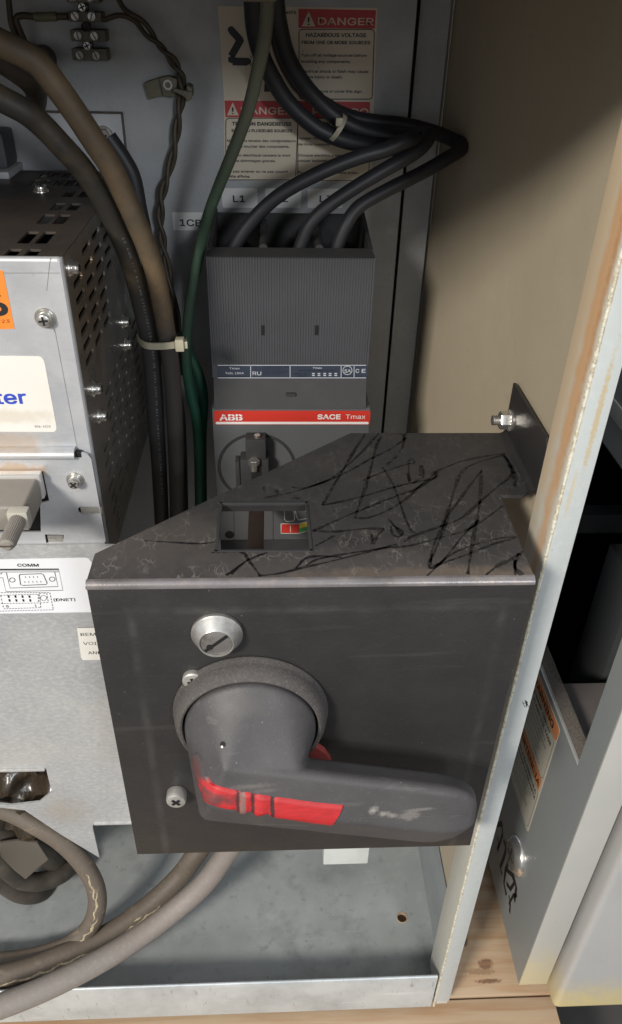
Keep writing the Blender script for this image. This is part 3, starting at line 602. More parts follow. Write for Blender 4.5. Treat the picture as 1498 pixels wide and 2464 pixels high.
# window side of the face: print seen through the cut-out
G2 = lambda u, v: (481.37 + .5784 * u, 962.7 + .5784 * v)
bm = B(); lf.poly(bm, [G2(340, 515), G2(412, 517), G2(412, 552), G2(340, 552)], .2, .05); fl = finish(bm, 'on_marker', 'brandred', body)
bm = B(); lf.line(bm, [G2(377, 522), G2(377, 547)], .5, .1, .3); lf.line(bm, [G2(353, 440), G2(352, 495), G2(360, 504), G2(388, 503), G2(395, 494), G2(390, 440)], .5, .1, .1); lf.line(bm, [G2(392, 440), G2(404, 488), G2(412, 498), G2(445, 492), G2(450, 480), G2(430, 440)], .5, .1, .1)
lf.line(bm, [G2(338, 514), G2(412, 514), G2(460, 502)], .5, .1, .1); lf.line(bm, [G2(338, 514), G2(338, 554), G2(412, 554), G2(462, 540)], .5, .1, .1)
finish(bm, 'marker_print', 'white', body)
bm = B(); lf.poly(bm, [G2(414, 515), G2(462, 503), G2(462, 520), G2(414, 534)], .2, .05); finish(bm, 'yellow_marker', 'yellow', body)
bm = B(); lf.poly(bm, [G2(414, 535), G2(462, 521), G2(462, 538), G2(414, 551)], .2, .05); finish(bm, 'green_marker', 'greenp', body)
h0 = lf.p(*G2(124, 560)); bm = B(); cyl(bm, h0, (0, -1, 0), 3.4, .3, 20, .02); finish(bm, 'screw_well', 'void', body)
bm = B(); lf.line(bm, [G2(305, 430), G2(305, 580)], .5, .1, .05); lf.line(bm, [G2(140, 430), G2(145, 590)], .4, .1, .05); finish(bm, 'panel_seam', 'bkrdark', body)
# rotary adapter and square shaft
u0, u1 = P(591, 1057, 'Y', 449), P(641, 1106, 'Y', 449); w0, w1 = P(578, 1103, 'Y', 448), P(648, 1170, 'Y', 448)
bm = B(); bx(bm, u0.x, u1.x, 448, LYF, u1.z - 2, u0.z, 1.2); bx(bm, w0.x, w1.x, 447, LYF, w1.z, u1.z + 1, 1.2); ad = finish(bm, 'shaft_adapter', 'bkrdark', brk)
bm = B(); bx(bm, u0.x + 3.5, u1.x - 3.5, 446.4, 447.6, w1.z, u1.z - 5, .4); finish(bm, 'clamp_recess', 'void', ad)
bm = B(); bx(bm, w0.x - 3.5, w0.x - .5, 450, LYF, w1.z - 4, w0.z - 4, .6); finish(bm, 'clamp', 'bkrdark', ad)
c = P(611, 1108, 'Y', 443); bm = B(); hexp(bm, (c.x, 445, c.z - 4), (0, 0, 1), 4.0, 3.4); cyl(bm, (c.x, 445, c.z - 9), (0, 0, 1), 2.4, 5, 16); finish(bm, 'clamp_bolt', 'nickel', ad)
c = P(620, 1068, 'Y', 451); bm = B(); hexp(bm, (c.x, 452, c.z), (0, 0, 1), 3.8, 3.4); cyl(bm, (c.x, 452, c.z + 3.2), (0, 0, 1), 2.1, 3.4, 16); finish(bm, 'nut', 'nickel', ad)
finish(bx(B(), -17.4, -7.4, 262, LYF - 14, -302, -292, .6), 'drive_shaft', mat('rusty_shaft', (.03, .02, .015), .7, .1, mott=[(60, (.05, .03, .022), .4, .7, .8)]), brk)

# ================================================================== switch box (the charcoal cover)
YF, ZT = 255.0, -215.0; XL, XR, ZB = -81.0, 114.0, -419.5
box = thing('switch_mounting_box', 'charcoal powder coated bracket box with black marker scribbles on its dusty top', 'mounting box', (16, 300, -420))
bm = B(); c_ = P(603, 1750, 'Y', YF); rb = 3.2
pr = [(YF, ZB), (YF, ZT - rb)]
hin = [(YF + 1.8, ZT - rb), (YF + 1.8, ZB)]
prism(bm, [(XL, y, z) for y, z in pr + hin], (XR - XL, 0, 0), .5)
fp = finish(bm, 'front_plate', 'boxpaint', box)
bm = B(); arc = [(YF + rb - rb * math.cos(R(a)), ZT - rb + rb * math.sin(R(a))) for a in range(0, 91, 10)]
inn = [(YF + rb - (rb - 1.8) * math.cos(R(a)), ZT - rb + (rb - 1.8) * math.sin(R(a))) for a in range(90, -1, -10)]
prism(bm, [(XL - .4, y, z) for y, z in arc + inn], (XR - XL + .8, 0, 0)); finish(bm, 'folded_edge', 'boxbend', box)
# side returns of the front plate, short
bm = B(); bx(bm, XR - 1.9, XR - .1, YF + 1.8, YF + 12, ZB + 1, ZT - 2, .4); bx(bm, XL + .1, XL + 1.9, YF + 1.8, YF + 9, ZB + 1, ZT - 2, .4); bx(bm, XL + 2, XR - 2, YF + 1.8, YF + 14, ZB, ZB + 1.8, .4)
finish(bm, 'inner_flange', 'boxpaint', box)
win = [(-27, 276.8), (16.6, 276.8), (15.8, 315.8), (-26.8, 315.8)]
bm = B(); sheet(bm, [(XL, YF + rb), (XR, YF + rb), (XR + .6, 321.5), (127, 321.5), (130, 324.5), (130, 386.5), (43.5, 386.5), (XL, 276)], [win], (0, 0, ZT), (1, 0, 0), (0, 1, 0), 1.8)
tp = finish(bm, 'top_plate', 'boxtop', box)
bm = B(); e = .9
for (xa, ya), (xb, yb2) in zip(win, win[1:] + win[:1]):
    prism(bm, [(xa, ya, ZT - 1.8), (xb, yb2, ZT - 1.8), (xb, yb2, ZT - 5), (xa, ya, ZT - 5)], (Vector((xb - xa, yb2 - ya, 0)).normalized().cross(Vector((0, 0, 1)))) * e)
finish(bm, 'window_rim', 'boxpaint', tp)
bm = B()
for (xa, ya), (xb, yb2) in zip(win, win[1:] + win[:1]):
    d_ = Vector((xb - xa, yb2 - ya, 0)).normalized(); n_ = d_.cross(Vector((0, 0, 1))); a_, b_ = Vector((xa, ya, ZT - 1)) - d_ * .9, Vector((xb, yb2, ZT - 1)) + d_ * .9
    prism(bm, [a_ - n_ * .9, b_ - n_ * .9, b_ + n_ * .5, a_ + n_ * .5], (0, 0, 1.45), .15)
finish(bm, 'window_bezel', 'bkrdark', tp)
# upright ear at the right, bolted through
prx = []
for a in range(-90, 1, 15): prx.append((130 + 5 * math.cos(R(a)), ZT + 3.2 + 5 * math.sin(R(a))))
inx = [(130 + 3.2 * math.cos(R(a)), ZT + 3.2 + 3.2 * math.sin(R(a))) for a in range(0, -91, -15)]
bm = B(); prism(bm, [(x, 324, z) for x, z in prx + inx], (0, 62.5, 0)); finish(bm, 'ear_bend', 'boxpaint', box)
bm = B(); za, zb_ = ZT + 3.2, -187
out2 = [(0, 0), (0, 24.6), (3, 28.2), (65.5, 28.2), (65.5, 0)]
prism(bm, [(133.2, 322.0 + a, za + b_) for a, b_ in out2], (1.8, 0, 0), .4); ear = finish(bm, 'mounting_ear', 'boxpaint', box)
nc = Vector((133.2, 378.5, -202.5))
bm = B(); lathe(bm, [(2, 0), (6.3, 0), (6.3, 1.0), (5.4, 1.6), (2, 1.6)], nc, (-1, 0, 0), 28); finish(bm, 'star_washer', 'nickel', ear)
bm = B()
for k in range(16): a = k * math.pi / 8; bx(bm, nc.x - 1.9, nc.x - .9, nc.y + 5.3 * math.cos(a) - .5, nc.y + 5.3 * math.cos(a) + .5, nc.z + 5.3 * math.sin(a) - .5, nc.z + 5.3 * math.sin(a) + .5, .1)
finish(bm, 'washer_teeth', 'nickel', ear)
bm = B(); hexp(bm, nc + Vector((-1.8, 0, 0)), (-1, 0, 0), 5.2, 5.2); finish(bm, 'hex_nut', 'nickel', ear)
bm = B(); lathe(bm, [(2.6, 0)] + [(2.9 - .4 * (k % 2), k * .55) for k in range(1, 9)] + [(0, 4.6)], nc + Vector((-6.6, 0, 0)), (-1, 0, 0), 18); finish(bm, 'stud', 'nickel', ear)
# fasteners on the front
cl = P(522, 1534, 'Y', YF - 4.0); bm = B()
lathe(bm, [(11.2, 4.0), (11.6, 3.2), (11.6, 1.6), (11.0, .9), (8.3, -3.9), (7.8, -4.4), (7.3, -4.3), (7.3, -3.2)], (cl.x, YF - 4, cl.z), (0, 1, 0), 48)
locks = finish(bm, 'quarter_turn_lock', 'zinc', box, smooth=28)
bm = B(); lathe(bm, [(7.3, 3.0), (7.15, 3.5), (6.8, 3.7), (0, 3.8)], (cl.x, YF - 4, cl.z), (0, -1, 0), 40); finish(bm, 'lock_core', 'zincdark', locks)
bm = B(); d = Vector((math.cos(R(42)), 0, math.sin(R(42)))); e_ = Vector((-d.z, 0, d.x)); q = Vector((cl.x, YF - 7.8, cl.z))
prism(bm, [q - d * 6.9 - e_ * .75, q + d * 6.9 - e_ * .75, q + d * 6.9 + e_ * .75, q - d * 6.9 + e_ * .75], (0, -.25, 0)); cyl(bm, q - d * 3.6 + e_ * .4, (0, -1, 0), 1.5, .3, 14, .02); finish(bm, 'lock_slot', 'void', locks)
s1 = P(427, 1905, 'Y', YF); screw(box, (s1.x, YF, s1.z), (0, -1, 0), 5.4, 6.6, 'cheese', 0, 'dullzinc', ang=.75)
s2 = P(466, 1628, 'Y', YF); screw(box, (s2.x, YF, s2.z), (0, -1, 0), 5.0, 3.6, 'cheese', 0, 'dullzinc', ang=.2)
# white plug below the box
bm = B(); a_ = P(779, 2050, 'Y', 285); b2_ = P(885, 2072, 'Y', 285); bx(bm, a_.x, b2_.x, 283, 292, b2_.z, -416, 1.2); finish(bm, 'white_end_stop', mat('off_white_plastic', (.60, .63, .60), .5, 0, mott=[(60, (.50, .52, .48), .45, .7, .7)]), box)

# marker scribbles on the top, as drawn lines
tpl = Pl('Z', ZT, (0, 0, 1))
S2 = lambda u, v: (481.37 + .5784 * u, 962.7 + .5784 * v)
scr = [
 ([(690, 138), (640, 215), (600, 285), (560, 350), (510, 438)], 1.3), ([(745, 138), (680, 210), (600, 285), (540, 330), (440, 365), (380, 362)], 1.1),
 ([(755, 150), (735, 190), (715, 270), (690, 360), (665, 430), (645, 490)], 1.3), ([(860, 155), (800, 200), (720, 240), (640, 285), (560, 325), (470, 358), (380, 385), (270, 408)], 1.2),
 ([(820, 138), (850, 150), (845, 190), (830, 218)], 1.0), ([(822, 232), (775, 272)], 1.1), ([(860, 138), (845, 155)], 1.0),
 ([(510, 438), (600, 420), (700, 395), (800, 365), (880, 345), (960, 330)], 1.1), ([(645, 490), (700, 490), (780, 460), (860, 410), (930, 345), (990, 298)], 1.2),
 ([(470, 545), (560, 505), (640, 470), (740, 430), (830, 395), (900, 370), (985, 318)], 1.2), ([(470, 545), (560, 548), (640, 540), (700, 535), (765, 535)], 1.3),
 ([(765, 535), (740, 565), (718, 600)], 1.3), ([(715, 560), (720, 600)], 1.2), ([(785, 495), (815, 530), (840, 565)], 1.2), ([(795, 525), (800, 555), (825, 570), (845, 550), (800, 520)], 1.0),
 ([(680, 335), (760, 300), (860, 268), (892, 262), (885, 245), (870, 255), (870, 300), (875, 340)], .9), ([(865, 300), (870, 340), (890, 345), (910, 330), (930, 320), (925, 278), (915, 280), (918, 315)], 1.0),
 ([(945, 335), (980, 322), (985, 300)], 1.3), ([(760, 280), (800, 345), (830, 420), (850, 480), (880, 545), (898, 552)], .9), ([(875, 360), (895, 410), (905, 370)], .0),
 ([(1270, 222), (1180, 235), (1080, 258), (1000, 290), (960, 308)], 1.1), ([(1265, 228), (1150, 262), (1090, 300), (1060, 370), (1040, 440), (1010, 520), (975, 600), (955, 685)], 1.3),
 ([(1265, 225), (1290, 270), (1300, 310), (1240, 360), (1170, 420), (1090, 490), (990, 530), (890, 565), (850, 590)], 1.4), ([(1262, 230), (1285, 262), (1310, 320), (1310, 360)], 2.2),
 ([(1172, 295), (1120, 360), (1070, 430), (1040, 470), (1020, 520), (990, 600), (955, 690), (1000, 680), (1100, 560), (1160, 500)], 1.2),
 ([(1172, 290), (1168, 380), (1160, 460), (1140, 560), (1125, 650), (1115, 725)], 1.4), ([(1310, 575), (1220, 600), (1120, 640), (1020, 675), (970, 690)], 1.1),
 ([(1320, 570), (1250, 575), (1150, 600), (1050, 640), (990, 690), (945, 732)], .9), ([(1345, 630), (1290, 665), (1240, 690), (1190, 728)], 1.6), ([(1330, 640), (1310, 690), (1340, 728)], 1.8), ([(1310, 665), (1312, 728)], 1.4),
 ([(1260, 440), (1180, 500), (1100, 545), (990, 575), (880, 605), (780, 615), (640, 635), (500, 660), (440, 690)], 1.0), ([(900, 565), (1000, 560), (1100, 530), (1200, 490)], .0),
 ([(820, 600), (700, 632), (560, 668), (420, 700), (330, 722), (245, 732)], 1.1), ([(560, 565), (480, 608)], .9), ([(590, 655), (500, 650), (440, 660), (400, 700)], 1.3),
 ([(50, 635), (170, 632), (205, 670), (250, 730)], 1.3), ([(280, 635), (200, 665), (130, 725)], .9), ([(260, 640), (180, 680), (110, 730)], .8), ([(-230, 585), (-120, 592), (0, 598), (70, 590)], .9),
 ([(265, 362), (268, 384)], .8), ([(318, 375), (325, 394)], 1.4), ([(390, 405), (415, 412)], 1.8)]
random.seed(11)
bm = B()
for pts, wd in scr:
    if not wd: continue
    q = crom([tpl.p(*S2(*p)) for p in pts], 7)
    ribbon(bm, q, Vector((0, 0, 1)), [wd * 1.05 * (1.0 + .35 * math.sin(i * .37 + len(pts)) + random.uniform(-.3, .3)) for i in range(len(q))], .12)
finish(bm, 'marker_scribble', 'marker', tp)

# ================================================================== rotary handle
KC = Vector((-12.4, 0, -297.0))
hnd = thing('rotary_handle', 'dark grey pistol grip rotary switch handle with a worn red locking lever', 'switch handle', (KC.x, YF, KC.z - 40))
bm = B(); lathe(bm, [(36.8, 0), (37.9, .8), (37.9, 2.2), (37.0, 3.2), (37.2, 5.0), (36.3, 8.6), (35.0, 11.2), (33.6, 12.3), (32.7, 11.9), (32.4, 10), (32.4, 0)], (KC.x, YF, KC.z), (0, -1, 0), 96)
collar = finish(bm, 'collar', 'collar', hnd, smooth=50)
bm = B(); lathe(bm, [(32.5, 0), (32.5, 5), (0, 5)], (KC.x, YF, KC.z), (0, -1, 0), 64); finish(bm, 'collar_gap', 'void', collar)
TH = R(12.3); dU = Vector((math.cos(TH), 0, -math.sin(TH))); dV = Vector((math.sin(TH), 0, math.cos(TH))); A0 = Vector((17, 0, -318.5))
def arm_pt(u, v, y): return A0 + dU * u + dV * v + Vector((0, y, 0))
def ball(bm, c, r, n=8):
    for i in range(n + 1):
        ph = math.pi * i / n
        for k in range(n * 2):
            th = math.pi * k / n; bm.verts.new(c + Vector((math.sin(ph) * math.cos(th), math.sin(ph) * math.sin(th), math.cos(ph))) * r)
def hull(vfn):
    b2 = B(); vfn(b2); bmesh.ops.remove_doubles(b2, verts=b2.verts, dist=.05)
    res = bmesh.ops.convex_hull(b2, input=b2.verts)
    kill = list({g for g in res['geom_interior'] + res['geom_unused'] if isinstance(g, bmesh.types.BMVert)})
    bmesh.ops.delete(b2, geom=kill, context='VERTS'); return b2
SEC = [(8, 230, 5), (13.2, 221.5, 3.8), (-5, 215.5, 4), (-19, 221.5, 5.5), (-14, 232, 6)]
def section(b2, u, sv=1.0, sy=1.0, rad=1.0):
    for v, y, r in SEC:
        ball(b2, arm_pt(u, v * sv, 225 + (y - 225) * sy), r * rad, 6)
def knob(b2):
    for k in range(48):
        a = 2 * math.pi * k / 48
        for r, y in ((31.4, 247), (31.4, 242.6), (30.6, 241.4)): b2.verts.new((KC.x + r * math.cos(a), y, KC.z + r * math.sin(a)))
    for v, y, r in SEC:
        ball(b2, arm_pt(-46 if v < 0 else -43, v, y), r, 6)
        if v > 5: ball(b2, arm_pt(-12, v - 1, y + 1), r, 6)
        else: ball(b2, arm_pt(-18, v, y), r, 6)
def arm(b2):
    section(b2, -43)
    for a in (0, 20, 40, 60, 75): section(b2, 61 + 17.5 * math.sin(R(a)), math.cos(R(a)) ** .8, .55 + .45 * math.cos(R(a)))
bm = B(); merge(bm, hull(knob)); merge(bm, hull(arm))
me = bpy.data.meshes.new('g'); bm.to_mesh(me); bm.free(); ob = bpy.data.objects.new('g', me)
rm = ob.modifiers.new('r', 'REMESH'); rm.mode = 'VOXEL'; rm.voxel_size = .8; sm = ob.modifiers.new('s', 'SMOOTH'); sm.factor = .5; sm.iterations = 8
me2 = eval_mesh(ob); bpy.data.objects.remove(ob); bm = B(); bm.from_mesh(me2); bpy.data.meshes.remove(me2)
gbvh = BVHTree.FromBMesh(bm)
def hit(x, y, bv=None):
    d = ray(x, y).normalized(); h = (bv or gbvh).ray_cast(Vector((0, 0, 0)), d)
    return (h[0], h[1]) if h[0] is not None else (None, None)
def hp(x, y): return tuple(hit(x, y)[0])
M['hplastic'] = mat('scuffed_grip_plastic', (.049, .046, .048), .58, 0, mott=[(30, (.070, .067, .069), .4, .7, .7), (9, (.085, .080, .078), .45, .65, .6), (500, (.12, .11, .10), .58, .78, .6)], bump=[(1300, .5, .3), (140, .12, .5)], rvar=.1,
    spots=[(hp(600, 1893), (15, 10, 1.8), (.15, .14, .125), .6, 0), (hp(640, 1903), (8, 10, 1.4), (.13, .12, .11), .6, 0), (hp(900, 1950), (3.2, 8, 2.4), (.34, .32, .29), .75, .1), (hp(925, 1958), (3.2, 8, 1.8), (.30, .28, .25), .7, .1), (hp(945, 1962), (3.4, 8, 1.7), (.26, .24, .22), .7, .1), (hp(985, 1962), (6.5, 8, 3.2), (.17, .155, .14), .8, .4), (hp(1010, 1948), (9, 8, 1), (.17, .16, .15), .7), (hp(560, 1700), (30, 20, 9), (.10, .093, .088), .6, -.2), (hp(600, 1735), (12, 20, 4), (.042, .040, .040), .5, -.2)],
    extra=chain(specks((.36, .34, .30), 170, .05, .8), specks((.2, .19, .17), 420, .08, .6), scratches((.16, .15, .14), 60, .3, 1.9)))
grip = finish(bm, 'grip', 'hplastic', hnd, smooth=80)
def hit(x, y, bv=None):
    d = ray(x, y).normalized(); h = (bv or gbvh).ray_cast(Vector((0, 0, 0)), d)
    return (h[0], h[1]) if h[0] is not None else (None, None)
HX = lambda u, v: (404.3 + .2956 * u, 1482.6 + .2956 * v)
outer = [(190, 1120), (196, 1180), (218, 1260), (243, 1350), (266, 1430), (292, 1515), (380, 1555), (470, 1580), (530, 1586), (585, 1612), (650, 1598), (715, 1630), (790, 1620), (850, 1645), (1000, 1665), (1150, 1690), (1335, 1712)]
inner = [(288, 1120), (300, 1180), (315, 1240), (335, 1300), (360, 1345), (400, 1370), (450, 1385), (520, 1400), (590, 1412), (650, 1425), (740, 1440), (800, 1452), (900, 1465), (1000, 1478), (1150, 1500), (1290, 1515), (1440, 1530)]
def resamp(pts, n):
    q = crom([Vector((p[0], p[1], 0)) for p in pts], 6); L_ = [0]
    for a, b_ in zip(q, q[1:]): L_.append(L_[-1] + (b_ - a).length)
    out = []; j = 0
    for k in range(n):
        t = L_[-1] * k / (n - 1)
        while j < len(L_) - 2 and L_[j + 1] < t: j += 1
        f = (t - L_[j]) / max(L_[j + 1] - L_[j], 1e-6); out.append(q[j].lerp(q[j + 1], min(f, 1)))
    return out
def lever(bm, grow, h, ridges):
    NO, NT = 120, 9
    O = resamp(outer, NO); I = resamp(inner, NO); grid = []
    for k in range(NO):
        row = []
        for t in range(NT):
            f = t / (NT - 1); f2 = -grow + f * (1 + 2 * grow)
            p = O[k].lerp(I[k], f2)
            if k < 8: 
                q = 1 - (k / 8); sq = math.sqrt(max(0, 1 - q * q)); mid = O[k].lerp(I[k], .5); p = mid.lerp(p, max(sq, .08)); p.y -= 30 * (1 - sq) * .6
            if k > NO - 10: p.x += 26 * math.sin(math.pi * f) * (k - NO + 10) / 10 * .6
            if grow and k == NO - 1: p.x += 7
            if grow and k == 0: p.y -= 5
            P3, n3 = hit(*HX(p.x, p.y))
            if P3 is None: P3, n3 = hit(*HX(p.x + 10, p.y - 8))
            if P3 is None: row.append(None); continue
            hh = h
            if t in (0, NT - 1) or k in (0, NO - 1): hh = -.6
            elif ridges:
                x = p.x + (p.y - 1500) * .25
                for c in (575, 695, 850): hh -= .75 * math.exp(-((x - c) / 17) ** 2)
                for c in (635, 770): hh += .5 * math.exp(-((x - c) / 30) ** 2)
            row.append(bm.verts.new(P3 + n3 * hh))
        grid.append(row)
    for a, b_ in zip(grid, grid[1:]):
        for t in range(NT - 1):
            q = (a[t], a[t + 1], b_[t + 1], b_[t])
            if None not in q: bm.faces.new(q)
def hp(x, y): return tuple(hit(x, y)[0])
M['red'] = mat('worn_red_plastic', (.46, .022, .024), .55, 0, mott=[(110, (.30, .018, .02), .45, .7, .7, (1, 1, 5)), (260, (.14, .03, .028), .58, .7, .7, (.5, 1, 4))], bump=[(900, .1, .2)],
    spots=[(hp(478, 1818), (10, 22, 9), (.062, .055, .056), 1, .7), (hp(474, 1852), (3.5, 14, 11), (.09, .04, .04), .85, .3), (hp(573, 1930), (1.0, 12, 14), (.03, .02, .02), .9, .5), (hp(609, 1936), (1.0, 12, 14), (.03, .02, .02), .9, .5), (hp(656, 1945), (1.2, 12, 14), (.03, .02, .02), .95, .5), (hp(515, 1922), (14, 10, 3.4), (.10, .035, .034), .9, .3), (hp(585, 1928), (1.6, 12, 14), (.16, .12, .10), .9, .5), (hp(506, 1902), (14, 8, 1.4), (.10, .04, .04), .7, .3)], extra=specks((.3, .2, .18), 300, .08, .7))
bm = B(); lever(bm, .035, .12, False); finish(bm, 'lever_gap', 'void', hnd, smooth=60)
bm = B(); lever(bm, 0, 1.0, True); finish(bm, 'red_lever', 'red', hnd, smooth=60)
p3, n3 = hit(537, 1791)
bm = B(); lathe(bm, [(0, .06), (1.35, .06), (1.35, 0)], p3, n3, 18); finish(bm, 'pin_hole', 'void', grip)
bm = B(); lathe(bm, [(0, .1), (.6, .1), (.6, 0)], hit(535, 1797)[0], n3, 10); finish(bm, 'pin', 'zincdark', grip)
# moulded parting line along the arm
bm = B(); q = [hit(840 + k * 15, 1968 - k * .35) for k in range(21)]; q = [a for a in q if a[0] is not None]
vs = [(bm.verts.new(p + n * .05 + Vector((0, 0, .22))), bm.verts.new(p + n * .22), bm.verts.new(p + n * .05 - Vector((0, 0, .22)))) for p, n in q]
for a, b_ in zip(vs, vs[1:]): bm.faces.new((a[0], a[1], b_[1], b_[0])); bm.faces.new((a[1], a[2], b_[2], b_[1]))
finish(bm, 'parting_line', 'hplastic', grip)
# red tab behind the knob
t0 = P(757, 1800, 'Y', 247); bm = B()
pts = [P(x, y, 'Y', 247) for x, y in ((745, 1795), (762, 1799), (782, 1812), (797, 1832), (800, 1850), (740, 1850))]
prism(bm, pts, (0, 4, 0), .5); finish(bm, 'red_tab', 'redtab', hnd)

# ================================================================== drive unit on the left
DX, DY, DZT = -97.0, 360.0, -108.5
drv = thing('drive_unit', 'zinc plated drive chassis with perforated side, orange sticker and white nameplate', 'drive unit', (-170, 430, -290))
bm = B(); dpl = Pl('Y', DY, (0, -1, 0))
bx(bm, -300, DX - 1.2, DY, DY + 1.2, -214, DZT - 2, 0); front = finish(bm, 'front_panel', 'drivefront', drv)
bm = B(); pr = [(DX - 2.2 + 2.2 * math.sin(R(a)), DY + 2.2 - 2.2 * math.cos(R(a))) for a in range(0, 91, 15)] + [(DX - 1.2, DY + 2.2), (DX - 2.2, DY + 1.2)]
prism(bm, [(x, y, -290) for x, y in pr], (0, 0, 290 + DZT - .2)); finish(bm, 'front_bend', 'drivefront', drv)
bm = B(); pr = [(DY + 2 - 2 * math.cos(R(a)), DZT - 2 + 2 * math.sin(R(a))) for a in range(0, 91, 15)] + [(DY + 2, DZT - 1.2), (DY + 1.2, DZT - 2)]
prism(bm, [(-300, y, z) for y, z in pr], (300 + DX - 1.5, 0, 0)); finish(bm, 'top_bend', 'drivefront', drv)
# perforated side
hol = []
def slot(y0, y1, z, h=3.4): return rrect(y0, z - h / 2, y1, z + h / 2, 1.2, 3)
for i in range(5):
    for j in range(7 if i < 3 else 4 - i + 3):
        y0 = 373.5 + i * 26.4; z = -118.2 - j * 8.15 - (4 if i % 2 == 9 else 0)
        if i == 0 and j == 0: continue
        hol.append(slot(y0, y0 + 20, z))
for i in range(6):
    for j in range(9):
        y0 = 381 + i * 25 + (j % 2) * 2; z = -200.5 - j * 8.3
        if z < -284 or (i < 1 and j < 3): continue
        hol.append(slot(y0, y0 + 17.5, z, 2.6))
bm = B(); sheet(bm, [(DY + 2.2, -290), (548, -290), (548, DZT - .5), (DY + 2.2, DZT - .5)], hol, (DX, 0, 0), (0, 1, 0), (0, 0, 1), 1.2)
side = finish(bm, 'perforated_side', mat('tan_reflection_steel', (.42, .40, .37), .34, .7, mott=[(30, (.32, .31, .29), .4, .7, .8), (8, (.40, .30, .18), .5, .7, .8)], spots=[((-97, 400, -140), (30, 60, 45), (.30, .20, .11), .6)], bump=[(400, .1, .3)], rvar=.1), drv)  # tan mottle and spot paint the reflection of the cables
bm = B(); bx(bm, DX - 14, DX - 13, 365, 546, -288, -115); finish(bm, 'inner_baffle', mat('dim_inner_metal', (.02, .018, .016), .6, .2), drv)
# top sheet with slots
hol = [rrect(-123.4 + a, y0, -117.4 + a, y1, .8, 2) for a, y0, y1 in ((0, 382.3, 403.2), (8.4, 382.3, 403.2), (0.3, 418, 437), (8.6, 418, 437), (.6, 446, 462), (9.4, 446, 462), (.4, 476, 492), (9.6, 476, 492))]
hol += [rrect(-124 + a, 362.9, -118 + a, 373.2, .8, 2) for a in (0, 9)] + [rrect(x, 505, x + 5.5, 521, .8, 2) for x in (-149, -142, -135, -128, -121, -113)] + [rrect(x, 528, x + 5.5, 542, .8, 2) for x in (-149, -142, -135, -128, -121, -113)]
bm = B(); sheet(bm, [(-300, DY + 2), (DX - .1, DY + 2), (DX - .1, 548), (-300, 548)], hol, (0, 0, DZT), (1, 0, 0), (0, 1, 0), 1.2)
finish(bm, 'top_sheet', mat('grimy_top_steel', (.06, .05, .045), .5, .3, mott=[(40, (.10, .078, .06), .4, .7, .8), (300, (.07, .06, .055), .5, .8, .5)], rvar=.1, bump=[(400, .1, .3)]), drv)
bm = B(); bx(bm, -298, DX - 3, 368, 546, -150, -149); finish(bm, 'inner_tray', 'void', drv)
# screws on front, side and top
s = dpl.p(110, 765); screw(drv, s, (0, -1, 0), 3.5, 3.0, 'phillips', 5.1, 'zinc', ang=.1)
for y, z in ((371.6, -116.7), (479.1, -185), (479, -200.5), (380.8, -184.4), (383.8, -202.3)): screw(drv, (DX, y, z), (1, 0, 0), 3.1, 3.0, 'phillips', 4.5, 'nickel')
screw(drv, (-137.4, 489, DZT), (0, 0, 1), 3.2, 2.4, 'phillips', 4.6, 'nickel')
# stickers
bm = B(); dpl.poly(bm, [(-60, 650), (8, 651), (36, 791), (-60, 793)], .2); st = finish(bm, 'orange_sticker', 'orange', drv)
bm = B(); dpl.text(bm, '6', -28, 757, 20, 757, 68, .05, .3); dpl.text(bm, 'N2723', -30, 777, 25, 776, 11, .01, .3); finish(bm, 'sticker_text', 'blacktxt', st)
bm = B(); a_ = dpl.p(-80, 857); q = [(-80, 855), (92, 857), (100, 859), (106, 866), (109, 876), (137, 1027), (136, 1035), (130, 1039), (-80, 1038)]; dpl.poly(bm, q, .2); st = finish(bm, 'nameplate', 'sticker', drv)
bm = B(); dpl.text(bm, 'verter', -96, 972, 66, 970, 44, .03, .3); finish(bm, 'name_text', 'bluetxt', st)
bm = B(); dpl.text(bm, '804-5225', 85, 1028, 123, 1028, 7, .015, .3); finish(bm, 'part_number', 'blacktxt', st)
bm = B()
for pts in ([(122, 620), (113, 700)], [(132, 790), (188, 1085)], [(128, 786), (133, 800)], [(0, 657), (145, 657)]): dpl.line(bm, pts, .25, .04, .02)
finish(bm, 'pencil_line', 'zincdark', front)

# control tray below
TY = 356.6
tp2 = Pl('Y', TY, (0, -1, 0))
tray = thing('connector_tray', 'zinc plated sheet bracket with rolled lip below the nameplate, rust bloom around its connector cut-out', 'bracket', (-150, 358, -275))
def px2(pts, pl): return [(pl.p(*q).x, pl.p(*q).z) for q in pts]
out = px2([(-120, 1100), (185, 1090), (200, 1090), (212, 1094), (220, 1104), (255, 1300), (252, 1309), (244, 1313), (-120, 1320)], tp2)
cut = px2([(-115, 1135), (104, 1135), (119, 1205), (97, 1210), (99, 1280), (-115, 1282)], tp2)
nt = px2([(108, 1286), (154, 1287), (153, 1306), (112, 1307)], tp2)
cut2 = px2([(188, 1224), (193, 1220), (238, 1220), (243, 1238), (200, 1238), (191, 1233)], tp2)
bm = B(); sheet(bm, out, [cut, nt, cut2], (0, TY, 0), (1, 0, 0), (0, 0, 1), 1.2); finish(bm, 'tray_face', 'drivefront', tray)
bm = B(); e1, e2 = tp2.p(-120, 1092), tp2.p(181, 1091)
prism(bm, [(e1.x, TY + 1.5 - 4.5 * math.cos(R(a)) * 1, e1.z - .5 + 3.2 * math.sin(R(a))) for a in range(-50, 131, 15)] + [(e1.x, TY + 2.8, e1.z - 1)], (e2.x - e1.x, 0, 0)); finish(bm, 'rolled_lip', 'drivefront', tray)
bm = B(); a_ = tp2.p(181, 1088); bx(bm, a_.x - .5, a_.x + 3, TY - .5, TY + 2.8, a_.z - 3, a_.z, .2); finish(bm, 'relief_notch', 'void', tray)
